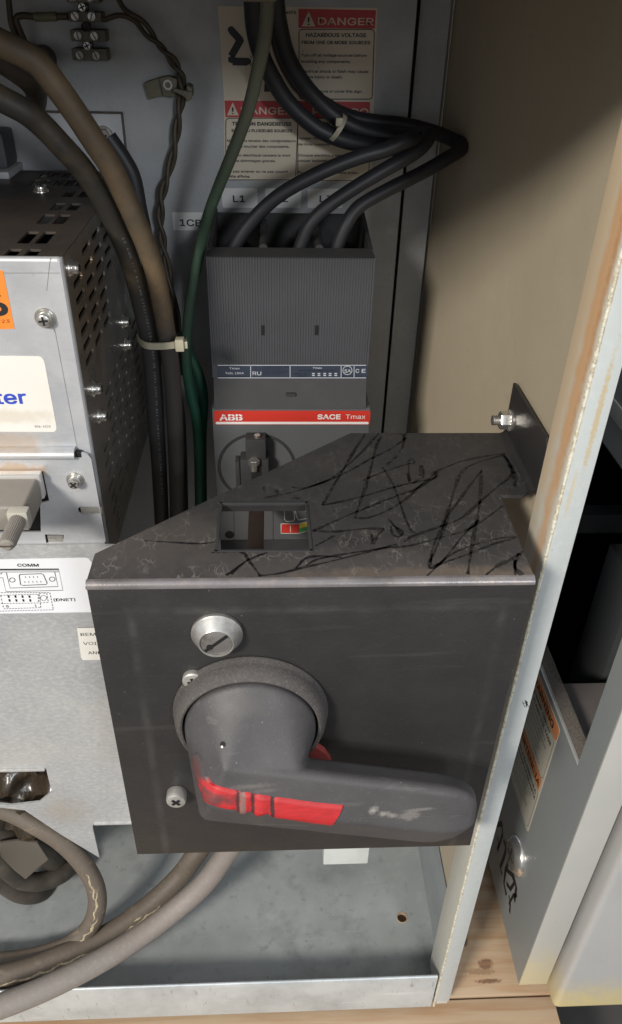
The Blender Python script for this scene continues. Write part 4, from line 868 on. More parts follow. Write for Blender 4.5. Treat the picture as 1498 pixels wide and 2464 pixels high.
s = tp2.p(182, 1154); screw(tray, s, (0, -1, 0), 3.3, 4.2, 'phillips', 4.8, 'zinc', ang=.7)
a_ = tp2.p(98, 1160); bm = B(); bx(bm, -300, -101, DY + 1, DY + 3, -286, -215); finish(bm, 'dark_backing', 'void', tray)
bm = B(); q1, q2 = tp2.p(191, 1222), tp2.p(243, 1238); bx(bm, q1.x + .5, q2.x + 1, TY + .4, TY + 1.4, q2.z, q1.z, .3); q1, q2 = tp2.p(108, 1287), tp2.p(154, 1307); bx(bm, q1.x + 1, q2.x, TY + .6, TY + 1.6, q2.z, q1.z - 1, .3); finish(bm, 'bent_tab', 'zinc', tray)

# serial connector
con = thing('serial_connector', 'taupe plastic D shaped serial connector hood with ribbed thumbscrew', 'connector', (-150, 340, -245))
pa = P(93, 1153, 'Y', 349)
bm = B(); bx(bm, -260, pa.x + .5, 350, 355.5, pa.z - 13.5, pa.z + 1.6, .8); finish(bm, 'metal_shell', 'edge', con)
bm = B(); prism(bm, [(-260, 350, pa.z), (pa.x - 1, 350, pa.z), (pa.x, 350, pa.z - 5), (pa.x - .5, 350, pa.z - 15), (-260, 350, pa.z - 15)], (0, -27, 0), 1.6, 3); bx(bm, -260, -160, 322, 348, pa.z - 3, pa.z + 2.2, 1.5); finish(bm, 'hood', 'dsub', con)
b0 = P(50, 1240, 'Y', 322); ye = P(17, 1322, 'X', b0.x).y
bm = B(); bx(bm, b0.x - 5.2, b0.x + 5.2, 317, 323.5, b0.z - 5, b0.z + 5, 1.4); finish(bm, 'screw_boss', 'dsubl', con)
bm = B(); L_ = 317 - ye; seg = 56
rr = [(4.0, 0), (4.0, L_ * .82), (3.4, L_ * .95), (2.2, L_), (0, L_)]
lathe(bm, [(0, 0)] + rr, (b0.x, 317, b0.z), (0, -1, 0), seg)
for v in bm.verts:
    rd = Vector((v.co.x - b0.x, 0, v.co.z - b0.z)); 
    if rd.length > 3.3 and round(math.atan2(rd.z, rd.x) / (2 * math.pi) * seg) % 2: v.co -= rd.normalized() * .3
finish(bm, 'thumbscrew', 'dsub', con, smooth=20)
bm = B(); bx(bm, b0.x - 3.4, b0.x + 3.4, 317 - L_ - .15, 317 - L_ + .1, b0.z - .5, b0.z + .5); finish(bm, 'screw_slot', 'mud', con)

# ================================================================== light grey cover plate with labels
CYP = 354.0
cp = Pl('Y', CYP, (0, -1, 0))
cov = thing('lower_cover_plate', 'mottled light grey steel cover plate with white connector diagram label and a hole', 'cover plate', (-150, 354, -548))
out = [(q.x, q.z) for q in (cp.p(-120, 1318), cp.p(248, 1313))] + [(-88, cp.p(248, 1313).z), (-88, cp.p(330, 1978).z)] + [(q.x, q.z) for q in (cp.p(225, 1985), cp.p(223, 1990), cp.p(240, 2064), cp.p(150, 2010), cp.p(60, 1950), cp.p(-120, 1930))]
hol = [(q.x, q.z) for q in (cp.p(-110, 1857), cp.p(112, 1852), cp.p(125, 1905), cp.p(95, 1930), cp.p(28, 1938), cp.p(-110, 1924))]
bm = B(); sheet(bm, out, [hol], (0, CYP, 0), (1, 0, 0), (0, 0, 1), 1.6); finish(bm, 'steel_sheet', 'cover', cov)
bm = B(); q1, q2 = cp.p(-110, 1857), cp.p(110, 1851); bx(bm, q1.x, q2.x, CYP - 2.0, CYP, q2.z, q2.z + 2.0, .6); finish(bm, 'folded_edge', 'cover', cov); bm = B(); q3, q4 = cp.p(228, 1983), cp.p(330, 1978); bx(bm, q3.x, -88, CYP - 1.2, CYP + 2, q3.z - .2, q3.z + 1.8, .5); finish(bm, 'folded_edge', 'cover', cov)
bm = B(); cp.poly(bm, [(-120, 1348), (205, 1342), (214, 1344), (221, 1352), (250, 1470), (246, 1472), (-120, 1478)], .2); st = finish(bm, 'diagram_label', 'paper', cov)
C6 = lambda u, v: (.23448 * u, 1059.0 + .23448 * v)
bm = B(); ln = lambda pts, wd=.45: cp.line(bm, [C6(*p) for p in pts], wd, .08, .22)
cp.text(bm, 'COMM', *C6(186, 1294), *C6(402, 1294), 9.4, .04, .3); cp.text(bm, '(DNET)', *C6(557, 1650), *C6(778, 1646), 9.4, .02, .3)
cp.text(bm, '5', *C6(70, 1714), *C6(97, 1714), 7.5, .02, .3); cp.text(bm, '1', *C6(364, 1706), *C6(380, 1706), 7.5, .02, .3)
ln([(-200, 1322), (605, 1317), (650, 1538), (65, 1552), (33, 1410), (-200, 1410)]); ln([(-200, 1330), (608, 1328)], .8); ln([(-200, 1352), (612, 1348)]); ln([(70, 1358), (107, 1515), (600, 1500), (565, 1350)])
ln([(0, 1372), (22, 1368), (20, 1358)]); ln([(208, 1375), (430, 1368), (450, 1378), (488, 1465), (478, 1478), (240, 1488), (215, 1480), (202, 1390), (208, 1375)], .5)
for cx_, cy_ in ((130, 1433), (540, 1424)): ln([(cx_ + 29 * math.cos(k * .3927), cy_ + 22 * math.sin(k * .3927)) for k in range(17)])
for x in range(4): ln([(262 + x * 41, 1403 - x * .5), (270 + x * 41, 1403 - x * .5)], 1.0)
for x in range(5): ln([(255 + x * 41, 1454 - x), (263 + x * 41, 1454 - x)], 1.0)
def dash(pts, L_=20, G=9, wd=.42):
    for a, b_ in zip(pts, pts[1:]):
        a = Vector(a); b_ = Vector(b_); d = b_ - a; n = max(1, int(d.length / (L_ + G)))
        for k in range(n):
            p = a + d * (k / n); q = p + d.normalized() * L_; ln([tuple(p), tuple(q)], wd)
dash([(-100, 1562), (515, 1562), (552, 1738), (-100, 1755)]); dash([(10, 1590), (395, 1578), (398, 1668), (-60, 1675)]); dash([(10, 1590), (42, 1728), (422, 1716), (405, 1570), (483, 1568), (500, 1662), (400, 1668)])
for x in (90, 160, 232, 303): dash([(x, 1590), (x + 18, 1668)], 26, 8, 1.1)
dash([(450 + 34 * math.cos(k * .7854), 1617 + 28 * math.sin(k * .7854)) for k in range(9)], 18, 4)
finish(bm, 'diagram_print', 'blacktxt', st)
bm = B(); cp.poly(bm, [(186, 1511), (300, 1508), (318, 1586), (200, 1588), (196, 1582)], .2); st = finish(bm, 'notice_sticker', 'sticker', cov)
bm = B(); cp.text(bm, 'REMOVE', *C6(833, 2006), *C6(1150, 2004), 10, .005, .3); cp.text(bm, 'VOIDS', *C6(860, 2099), *C6(1100, 2097), 10, .005, .3); cp.text(bm, 'AND', *C6(910, 2195), *C6(1050, 2193), 10, .005, .3)
cp.line(bm, [(188, 1510), (300, 1507)], .3, .08, .22)
finish(bm, 'notice_print', 'blacktxt', st)
# crumpled plastic film and dark harness seen through and below the plate
bm = B(); gx, gy = 26, 16; g = []
for j in range(gy):
    row = []
    for i in range(gx):
        p = P(-90 + 235 * i / (gx - 1), 1835 + 150 * j / (gy - 1), 'Y', 372); p.y += 9 * math.sin(i * .55 + j * .3) * math.cos(j * .7) + random.uniform(-2.0, 2.0) - j * .6
        row.append(bm.verts.new(p))
    g.append(row)
for a, b_ in zip(g, g[1:]):
    for i in range(gx - 1): bm.faces.new((a[i], a[i + 1], b_[i + 1], b_[i]))
tag(finish(bm, 'plastic_film', 'film', smooth=60), 'crumpled brown and clear plastic film showing through the cover plate hole', 'plastic film')
bm = B(); bx(bm, -343, -172, 400, 402, -640, -300); finish(bm, 'shade_sheet', mat('painted_shade_dark', (.035, .032, .03), .6), cov)  # dark sheet painting the shade behind the hole and hoses
F6 = lambda u, v: (.2571 * u, 1810 + .2571 * v)
har = thing('wire_harness', 'grimy dark coiled hoses and a taped flap below the cover plate hole', 'wire harness', (-190, 380, -640))
def YP(pts, f): return [P(*f(u, v), 'Y', y) for u, v, y in pts]
bm = B(); tube(bm, YP([(-120, 950, 372), (-20, 1150, 372), (90, 1260, 372), (210, 1320, 374), (330, 1325, 378), (430, 1280, 388), (520, 1180, 400)], F6), 8.5, 18); finish(bm, 'hose', 'mud', har)
bm = B(); tube(bm, YP([(-60, 880, 368), (60, 1080, 368), (200, 1190, 370), (380, 1210, 376), (560, 1150, 386), (680, 1060, 398)], F6), 8, 18); finish(bm, 'hose', 'mud', har)
bm = B(); tube(bm, YP([(-60, 760, 380), (150, 820, 380), (330, 900, 385), (480, 1000, 392), (560, 1080, 400)], F6), 9, 18); finish(bm, 'hose', 'mud', har)
bm = B(); fl_ = [P(*F6(u, v), 'Y', y) for u, v, y in ((-60, 860, 366), (180, 830, 362), (350, 850, 360), (455, 1005, 354), (350, 1095, 352), (240, 1192, 352), (130, 1100, 356), (20, 990, 362))]
prism(bm, fl_, (0, 2.2, 0), .5); finish(bm, 'taped_flap', mat('worn_tape', (.085, .074, .060), .6, mott=[(40, (.10, .085, .065), .4, .7, .8)], bump=[(300, .2, .4)]), har)

# ================================================================== cables
def cable(name, pts, r, m, label, cat='cable', f=lambda u, v: (u, v), n=8, group=None, jit=0, zplane=False, seg=18):
    q = [P(*f(u, v), 'Z' if zplane else 'Y', y) for u, v, y in pts]
    bm = B(); fr = tube(bm, q, r, seg, n, jit=jit); o = finish(bm, name, m, smooth=70)
    tag(o, label, cat, group); return o, fr
cable('thick_cable', [(-80, 55, 395), (-10, 98, 400), (60, 132, 402), (105, 167, 404), (179, 267, 408), (230, 345, 411), (267, 401, 414), (300, 470, 418), (329, 535, 421), (366, 628, 427), (387, 720, 433), (406, 833, 440), (416, 920, 446), (421, 1017, 452), (425, 1130, 458), (427, 1300, 466)], [5.9, 5.9, 5.8, 5.6, 5.4, 5.2], 'cabA', 'thick dusty cable, tan from painted warm light, arching in front of the other cables on the left')
o, frB = cable('thick_cable', [(-80, 190, 402), (0, 236, 408), (60, 268, 412), (100, 300, 416), (150, 352, 420), (200, 408, 426), (245, 475, 432), (278, 545, 438), (310, 620, 443), (338, 720, 450), (362, 833, 456), (370, 920, 460), (376, 1017, 464), (384, 1130, 468), (392, 1300, 474)], [5.9, 5.9, 5.6, 5.3], 'cabB', 'dark printed cable just left of and below the tan one, brown at its top from dust and painted warm light')
# printed characters along that cable
bm = B()
def wrap(bm, s, frames, i0, cap, rr_add=.06, step=None, side=None):
    """letters bent round the sheath, running along it"""
    L_ = [0]
    for a, b_ in zip(frames, frames[1:]): L_.append(L_[-1] + (b_[0] - a[0]).length)
    s0 = L_[i0]
    for ch in s:
        if ch != ' ':
            me = textmesh(ch, .015)
            for pl in me.polygons:
                vs = []
                for vi in pl.vertices:
                    c = me.vertices[vi].co; d = s0 + c.x * cap * 1.35; k = 0
                    while k < len(L_) - 2 and L_[k + 1] < d: k += 1
                    f = (d - L_[k]) / max(L_[k + 1] - L_[k], 1e-6); p = frames[k][0].lerp(frames[k + 1][0], f); t = (frames[k + 1][0] - frames[k][0]).normalized(); r_ = frames[k][2]
                    view = (-p).normalized(); view = (view - t * view.dot(t)).normalized(); b_ = view.cross(t)
                    a = (c.y - .35) * cap / r_ + (side or 0)
                    vs.append(bm.verts.new(p + (view * math.cos(a) + b_ * math.sin(a)) * (r_ + rr_add)))
                try: bm.faces.new(vs)
                except Exception: pass
        s0 += cap * (1.0 if ch != ' ' else .8)
wrap(bm, '10 AWG 2/C RU AWM 1232/1283/1346 600V OR 105C 600V OR REZ I AW AII A/B CSA AWM I A/B FT1', frB, 58, 2.3, side=.25)
finish(bm, 'cable_print', mat('faded_print', (.30, .30, .30), .6), o)
cable('dark_cable', [(262, 330, 500), (300, 385, 500), (322, 430, 500), (336, 500, 500), (352, 580, 500), (368, 700, 500), (395, 830, 500), (430, 1000, 505), (440, 1250, 505)], 4.8, 'black', 'blue black cable hidden behind the thick tan cable')
cable('dark_cable', [(-40, 120, 470), (30, 165, 475), (70, 195, 480), (88, 225, 500), (85, 260, 540)], 6, 'mud', 'short dark cable end at the far upper left behind the tan cable')
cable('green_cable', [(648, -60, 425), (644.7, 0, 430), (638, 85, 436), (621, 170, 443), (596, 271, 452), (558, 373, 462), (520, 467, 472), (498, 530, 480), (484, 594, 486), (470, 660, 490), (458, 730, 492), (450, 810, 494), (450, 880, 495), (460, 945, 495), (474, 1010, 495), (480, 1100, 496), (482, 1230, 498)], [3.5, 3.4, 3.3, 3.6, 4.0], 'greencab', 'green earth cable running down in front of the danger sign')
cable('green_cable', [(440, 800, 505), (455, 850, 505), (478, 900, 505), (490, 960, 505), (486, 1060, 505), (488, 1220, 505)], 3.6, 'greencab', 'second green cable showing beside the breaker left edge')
PG = 'black power cables feeding the breaker'
cable('power_cable', [(290, -60, 505), (300, 0, 508), (310, 150, 516), (345, 300, 524), (405, 430, 530), (500, 580, 534), (640, 710, 536), (760, 775, 536), (900, 815, 534), (1060, 838, 530), (1180, 836, 522), (1235, 815, 508), (1180, 800, 498), (1050, 850, 494), (900, 892, 492), (700, 972, 490), (500, 1075, 489), (370, 1175, 489), (270, 1285, 489), (205, 1385, 489), (180, 1450, 489)], [5.2, 5.2, 5.0, 4.5, 4.2, 4.2], 'black', 'black power cable looping back to the left terminal of the breaker', 'power cable', D2, group=PG)
cable('power_cable', [(430, -60, 515), (430, 0, 518), (450, 150, 524), (500, 330, 532), (590, 480, 538), (700, 600, 541), (800, 680, 541), (930, 740, 540), (1100, 775, 536), (1220, 775, 528), (1300, 765, 514), (1260, 830, 502), (1180, 890, 498), (1050, 962, 494), (880, 1064, 492), (720, 1175, 490), (625, 1275, 489), (575, 1385, 489), (560, 1450, 489)], [5.2, 5.2, 5.0, 4.5, 4.2, 4.2], 'black', 'black power cable looping back to the middle terminal of the breaker', 'power cable', D2, group=PG)
cable('power_cable', [(400, -60, 530), (410, 0, 532), (430, 160, 536), (480, 340, 542), (580, 500, 548), (740, 610, 550), (860, 665, 550), (1000, 690, 550), (1150, 705, 548), (1300, 740, 542), (1430, 790, 534), (1490, 835, 524), (1400, 900, 512), (1250, 985, 504), (1050, 1085, 498), (900, 1175, 493), (830, 1275, 490), (785, 1385, 489), (775, 1450, 489)], [4.6, 4.6, 4.4, 4.3, 4.2, 4.2], 'black', 'black power cable reaching furthest right before its terminal', 'power cable', D2, group=PG)
# cable ties
def tie_ring(name, px, py, y, rad, axis, m, label, w_=1.8, ell=1.0, head=True):
    c = P(px, py, 'Y', y); axis = Vector(axis).normalized(); u, v, n = basis(axis); bm = B(); pts = []
    ring = [c + (u * math.cos(a) * ell + v * math.sin(a)) * rad for a in [2 * math.pi * k / 28 for k in range(28)]]
    vs = []
    for p in ring:
        rd = (p - c).normalized(); vs.append([bm.verts.new(p + n * s_ * w_ + rd * t) for s_, t in ((-1, -.5), (1, -.5), (1, .6), (-1, .6))])
    for k in range(28):
        a, b_ = vs[k], vs[(k + 1) % 28]
        for j in range(4): bm.faces.new((a[j], a[(j + 1) % 4], b_[(j + 1) % 4], b_[j]))
    o = finish(bm, name, m); tag(o, label, 'cable tie'); return c, u, v, n, o
# the strap round the left bundle
bm = B(); strap = [(330, 812, 452), (338, 824, 440), (352, 832, 433), (375, 834, 430), (400, 833, 428), (428, 830, 428), (446, 826, 440), (450, 820, 458)]
q = crom([P(*t[:2], 'Y', t[2]) for t in strap], 6); top = []; 
vs = [[bm.verts.new(p + Vector((0, dy, dz))) for dy, dz in ((0, 2.0), (-.0, -2.0), (1.2, -2.0), (1.2, 2.0))] for p in q]
for a, b_ in zip(vs, vs[1:]):
    for j in range(4): bm.faces.new((a[j], a[(j + 1) % 4], b_[(j + 1) % 4], b_[j]))
bm.faces.new(vs[0]); bm.faces.new(vs[-1][::-1])
tl_ = finish(bm, 'cable_tie', 'tie'); tag(tl_, 'ivory nylon cable tie around the thick cables left of the breaker', 'cable tie')
c = P(434, 828, 'Y', 426); bm = B(); bx(bm, c.x - 2.6, c.x + 2.4, 423, 429, c.z - 3.6, c.z + 3.6, .6); bx(bm, c.x + 2.4, c.x + 4.4, 424.5, 426, c.z - 2.2, c.z + 2.0, .3); finish(bm, 'tie_head', 'tie', tl_)
c1, u, v, n, o = tie_ring('cable_tie', *D2(775, 725), 537, 8.6, (.82, .1, -.55), 'tie', 'small dingy tie around the black power cables on the danger sign', 1.5, 1.0)
c = P(*D2(790, 690), 'Y', 527); bm = B(); bx(bm, c.x - 2.2, c.x + 2.2, 524, 529, c.z - 2.4, c.z + 2.4, .7); finish(bm, 'tie_head', 'tie', o)
c = P(622, 4, 'Y', 424); bm = B(); bx(bm, c.x - 9, c.x + 9, 418, 436, c.z, c.z + 10, 2.5); tag(finish(bm, 'cable_clamp', 'clip'), 'khaki clamp at the top edge holding the green cable', 'cable clamp')
# thin wires
K1 = lambda u, v: (.3342 * u, .3342 * v)
TW = [(800, -60, 548), (890, 30, 548), (990, 135, 548), (1110, 265, 548), (1200, 370, 549), (1268, 470, 550), (1310, 570, 549), (1308, 700, 550), (1285, 860, 550), (1262, 1050, 550), (1215, 1250, 549), (1172, 1400, 547), (1158, 1550, 545), (1170, 1700, 543), (1195, 1850, 540), (1240, 2100, 535), (1290, 2400, 530), (1300, 2700, 530)]
def twist(pts, ph, r, amp, name, m, label):
    q = crom([P(*K1(u, v), 'Y', y) for u, v, y in pts], 8); out = []
    for i, p in enumerate(q):
        t = (q[min(i + 1, len(q) - 1)] - q[max(i - 1, 0)]).normalized(); s_ = t.cross(Vector((0, 1, 0))).normalized(); a = i * .33 + ph
        out.append(p + s_ * math.cos(a) * amp + Vector((0, 1, 0)) * math.sin(a) * amp)
    bm = B(); tube(bm, out, r, 10, 1, jit=.04); tag(finish(bm, name, m, smooth=70), label, 'wire')
twist(TW, 0, 1.55, 1.5, 'thin_wire', 'brownwire', 'grimy brown wire twisted with its neighbour, held by the khaki clip')
twist(TW[:0] + [(735, 118, 545), (860, 128, 546), (1000, 170, 547), (1100, 285, 548), (1190, 385, 549)] + TW[5:], math.pi, 1.5, 1.5, 'thin_wire', 'brownwire', 'brown wire leaving the terminal block to the right and twisting downward')
cable('thin_wire', [(60, -60, 545), (70, 60, 545), (85, 180, 545), (125, 280, 547), (160, 360, 550)], 1.7, 'brownwire', 'brown wire at the far upper left behind the sleeved wire', 'wire', K1, seg=10)
o, _ = cable('thin_wire', [(490, 118, 545), (400, 118, 546), (280, 122, 546), (160, 112, 546), (118, 140, 546), (145, 220, 547), (185, 310, 550), (230, 390, 553)], 1.9, 'brownwire', 'wire with a green yellow sleeve entering the terminal block from the left', 'wire', K1, seg=12)
bm = B(); tube(bm, [P(*K1(u, v), 'Y', 545.6) for u, v in ((410, 118), (330, 121), (250, 122))], 2.5, 12, 4); finish(bm, 'sleeve', 'greywire', o)
c = P(*K1(300, 430), 'Y', 552); bm = B(); cyl(bm, (c.x, 560, c.z), (0, -1, 0), 7.5, 12, 20); bx(bm, c.x - 12, c.x + 1, 553, 556, c.z - 4, c.z + 7, 1); tag(finish(bm, 'earth_stud', 'mud'), 'dark round earth stud with lug behind the tan cable', 'stud')

# terminal block
tb = thing('terminal_block', 'khaki three way screw terminal block on the mounting panel', 'terminal block', (-118, 552, -52))
tpn = Pl('Y', 546, (0, -1, 0))
for i, (x0, y0, x1, y1, sa, sb2) in enumerate(((482, 82, 738, 162, (541, 117), (661, 119)), (500, 212, 765, 303, (562, 258), (680, 260)), (512, 347, 776, 441, (575, 398), (693, 401)), (470, -60, 715, 22, (520, -20), (650, -20)))):
    a_, b_ = tpn.p(*K1(x0, y0)), tpn.p(*K1(x1, y1)); bm = B(); bx(bm, a_.x, b_.x, 546, 559.5, b_.z, a_.z, .9); seg_ = finish(bm, 'segment', 'termblk', tb)
    for s_ in (sa, sb2):
        c = tpn.p(*K1(*s_)); bm = B(); lathe(bm, [(3.0, -1), (3.0, .8), (2.5, .8), (2.4, -1)], c, (0, -1, 0), 22); finish(bm, 'screw_well', 'termblk', seg_)
        bm = B(); lathe(bm, [(2.2, 0), (2.2, .5), (0, .7)], c, (0, -1, 0), 20); sc_ = finish(bm, 'terminal_screw', 'zinc', seg_)
        a = random.uniform(1.2, 2.2); d = Vector((math.cos(a), 0, math.sin(a))); e_ = Vector((-d.z, 0, d.x)); q = c + Vector((0, -.6, 0)); bm = B()
        bm = B(); prism(bm, [q - d * 2.0 - e_ * .3, q + d * 2.0 - e_ * .3, q + d * 2.0 + e_ * .3, q - d * 2.0 + e_ * .3], (0, -.25, 0)); finish(bm, 'slot', 'mud', seg_)
a_, b_ = tpn.p(*K1(590, -60)), tpn.p(*K1(660, 430)); bm = B(); bx(bm, a_.x, b_.x, 549, 559, b_.z, a_.z, .6); finish(bm, 'web', 'termblk', tb)
for s_ in ((592, 52), (628, 330)): screw(tb, tpn.p(*K1(*s_)) + Vector((0, 3, 0)), (0, -1, 0), 2.8, 3.4, 'phillips', 0, 'nickel')
c = tpn.p(*K1(625, 192)); bm = B(); lathe(bm, [(2.6, 3), (2.6, -2.0), (0, -2.0)], c, (0, -1, 0), 20); lathe(bm, [(0, -2.1), (2.6, -2.1)], c, (0, -1, 0), 20); finish(bm, 'mounting_well', 'mud', tb)
# adhesive clip
kc = thing('wire_clip', 'khaki plastic wire clip screwed to the panel', 'wire clip', (-75, 555, -75))
kp = Pl('Y', 550, (0, -1, 0))
def kpoly(bm, pts, y0, y1, bev=.5): prism(bm, [P(*K1(*q), 'Y', y0) for q in pts], (0, y1 - y0, 0), bev)
bm = B(); kpoly(bm, [(1038, 595), (1150, 560), (1175, 690), (1075, 716)], 552, 559.5, .8); kpoly(bm, [(1145, 562), (1215, 548), (1280, 572), (1265, 700), (1175, 688)], 549, 559, .8); finish(bm, 'clip_body', 'clip', kc)
bm = B(); kpoly(bm, [(1250, 635), (1385, 665), (1382, 715), (1345, 738), (1335, 690), (1250, 665)], 541, 544, .6); kpoly(bm, [(1345, 610), (1382, 630), (1385, 700), (1345, 738)], 543, 558, .6); finish(bm, 'strap', 'clip', kc)
c = kp.p(*K1(1212, 610)); bm = B(); lathe(bm, [(1.6, -1), (2.9, 0), (2.9, 1.2), (1.7, 1.2), (1.6, 0)], (c.x, 549.5, c.z), (0, -1, 0), 24); finish(bm, 'eyelet', 'zinc', kc)
bm = B(); cyl(bm, (c.x, 549.6, c.z), (0, -1, 0), 1.7, .5, 18, .1); finish(bm, 'screw_head', 'mud', kc)
# plate and relay behind the drive
bm = B(); a_ = P(291, 275, 'Y', 555); bx(bm, -300, a_.x, 555, 559.8, -125, a_.z, .4); ap = finish(bm, 'adapter_plate', 'panel'); tag(ap, 'flat galvanised plate behind the top of the drive unit', 'plate')
bm = B(); bx(bm, -300, a_.x + .6, 557, 559.8, a_.z, a_.z + .9); bx(bm, a_.x, a_.x + .9, 556, 559.8, -125, a_.z); finish(bm, 'edge_gap', 'mud', ap)
c = P(248, 330, 'Y', 552); screw(ap, (c.x, 555, c.z), (0, -1, 0), 5, 3, 'hex', 6.4, 'zincdark')
r0, r1 = P(-40, 318, 'Y', 530), P(26, 432, 'Y', 530); bm = B(); bx(bm, r0.x, r1.x, 530, 555, r1.z + 6, r0.z, 3); rl = finish(bm, 'relay_housing', 'bkr'); tag(rl, 'grey plastic relay housing at the left edge above the drive unit', 'relay')
bm = B(); bx(bm, r0.x, r1.x + 2, 522, 555, r1.z, r1.z + 6, .8); finish(bm, 'relay_base', 'panel', rl)

# hoses lying on the cabinet floor
Z6 = lambda u, v: (.4113 * u, 1636.6 + .4113 * v)
cable('floor_hose', [(1460, 820, -560), (1400, 910, -575), (1325, 1015, -592), (1200, 1185, -615), (1040, 1332, -632), (850, 1478, -640), (620, 1625, -640), (350, 1765, -636), (100, 1872, -632), (-150, 1960, -628)], 8.9, 'cabE', 'grey violet hose crossing over the bottom lip at lower left', 'hose', Z6, n=16, zplane=True, seg=28)
STK = .75
hoseF, frF = cable('floor_hose', [(1330, 800, -585), (1260, 880, -600), (1155, 1010, -620), (1060, 1140, -642), (910, 1288, -655), (732, 1425, -662), (560, 1528, -664), (355, 1618, -662), (150, 1698, -660), (-150, 1770, -656)], 8.8, 'cabF', 'brown hose with muddy cream rub marks beside the grey violet one', 'hose', Z6, n=16, zplane=True, seg=28)
hoseG, frG = cable('floor_hose', [(-150, 735, -520), (-20, 750, -528), (80, 780, -535), (200, 842, -545), (350, 935, -562), (475, 1058, -585), (555, 1195, -610), (570, 1320, -632), (530, 1440, -652), (430, 1538, -664), (280, 1600, -672), (100, 1640, -675), (-150, 1660, -675)], [7.0, 7.2, 7.6, 7.8, 7.8], 'cabF', 'brown hose bent into a round loop at the left edge', 'hose', Z6, n=16, zplane=True, seg=28)

M['driedmud'] = mat('dried_cream_mud', (.50, .42, .27), .8, 0, mott=[(300, (.26, .21, .14), .45, .62, .9)], bump=[(900, .4, .4)])
def streak(parent, fr, a0, a1, ang, wd):
    """a thin ragged crust of dried mud along a hose"""
    bm = B(); prev = None; n = int((a1 - a0) * len(fr)); NW = 5
    for k in range(n):
        q = k / max(n - 1, 1); p, t, r_ = fr[int(a0 * len(fr)) + k]
        view = (-p).normalized(); view = (view - t * view.dot(t)).normalized(); b_ = view.cross(t)
        w_ = wd * math.sin(math.pi * q) ** .5 * random.uniform(.55, 1.25); c_ = ang + .10 * math.sin(k * .7) + random.uniform(-.05, .05); row = []
        for j in range(NW):
            a = c_ + (j / (NW - 1) - .5) * w_ / r_; row.append(bm.verts.new(p + (view * math.cos(a) + b_ * math.sin(a)) * (r_ + (.16 if 0 < j < NW - 1 else -.05))))
        if prev:
            for j in range(NW - 1): bm.faces.new((prev[j], prev[j + 1], row[j + 1], row[j]))
        prev = row
    finish(bm, 'mud_streak', 'driedmud', parent, smooth=60)
for o_, fr_, a0, a1, sg, wd in ((hoseF, frF, .68, .97, 1, 2.6), (hoseF, frF, .44, .58, 1, 2.4), (hoseF, frF, .50, .54, .4, 1.6), (hoseG, frG, .44, .54, -.5, 2.0), (hoseG, frG, .50, .62, -.2, 1.8), (hoseG, frG, .60, .74, .3, 2.2)):
    streak(o_, fr_, a0, a1, sg * STK, wd)
# ================================================================== boards below, neighbouring cabinet
WZ = -716.0
gy0 = P(1100, 2402, 'Z', WZ).y; bxr = P(1344, 2440, 'Z', WZ).x
for k, (y0, y1, x1) in enumerate(((gy0 + .9, gy0 + 150, 420), (gy0 - 140, gy0 - .9, bxr), (gy0 + 152, gy0 + 320, 420))):
    bm = B(); bx(bm, -500, x1, y0, y1, WZ - 22, WZ, 1.6); b_ = finish(bm, 'wood_board', 'wood')
    tag(b_, ('tan wooden board with dark knots beneath the gap between cabinets', 'front wooden board ending at the lower right', 'rear wooden board under the cabinet')[k], 'wooden board')
gz = finish(bx(B(), -1500, 1500, -1200, 2500, -802, -800), 'floor', mat('dark_concrete', (.06, .058, .055), .8, mott=[(6, (.09, .085, .08), .4, .7, .7)])); struct(gz)

NXP, NY = 200.0, 292.0
nb = thing('neighbour_cabinet', 'grey cabinet frame at right with orange warning label, round latch and open black window', 'cabinet', (230, 420, -683))
bm = B(); sheet(bm, [(NY, -684), (640, -684), (640, 45), (NY, 45)], [[(314.6, -425.5), (620, -425.5), (620, -229), (314.6, -229)]], (NXP + .8, 0, 0), (0, -1, 0), (0, 0, 1), 1.6) if False else None
hole = [(-620, -425.5), (-314.6, -425.5), (-314.6, -229), (-620, -229)]
bm = B(); sheet(bm, [(-640, -684), (-NY, -684), (-NY, 45), (-640, 45)], [hole], (NXP, 0, 0), (0, -1, 0), (0, 0, 1), 1.6); finish(bm, 'side_frame', 'frameA', nb)
fx = P(1400, 2160, 'Y', NY).x
bm = B(); bx(bm, NXP, fx, NY - 1.6, NY, -684, 45, .6); finish(bm, 'front_flange', 'frameF', nb)
bm = B(); bx(bm, NXP - .4, NXP + 2.0, 314.6, 620, -426.6, -425, .3); finish(bm, 'bright_edge', 'edge', nb)
bm = B(); bx(bm, NXP + 2.0, NXP + 12.5, 314.6, 620, -431, -425.6, .8); finish(bm, 'foam_gasket', 'gasket', nb)
bm = B(); bx(bm, NXP + 12.5, 330, 332, 400, -444, -442, .3); finish(bm, 'inner_shelf', 'shelfm', nb)
bm = B(); bx(bm, NXP + 6, 360, 480, 494, -358, -340, .6); finish(bm, 'cross_bar', 'darkframe', nb)
bm = B(); bx(bm, 262, 300, 420, 470, -560, -360, 2); finish(bm, 'inner_module', 'darkframe', nb)
bm = B(); bx(bm, NXP + 1, NXP + 9, 300, 640, -231, -211, .4); finish(bm, 'upper_rail', 'darkframe', nb)
bm = B(); bx(bm, NXP - 1.2, NXP + 1, 300, 640, -210, -200, .3); finish(bm, 'upper_trim', 'edge', nb)
bm = B(); bx(bm, 470, 472, 296, 700, -684, 45); bx(bm, 203, 470, 638, 640, -684, 45); bx(bm, 203, 470, 300, 640, -640, -638); bx(bm, 203, 470, 300, 640, 45, 47); finish(bm, 'dark_interior', 'void', nb)
an = Pl('X', NXP, (-1, 0, 0))
W6 = lambda u, v: (1155.3 + .2735 * u, 1444.1 + .2735 * v)
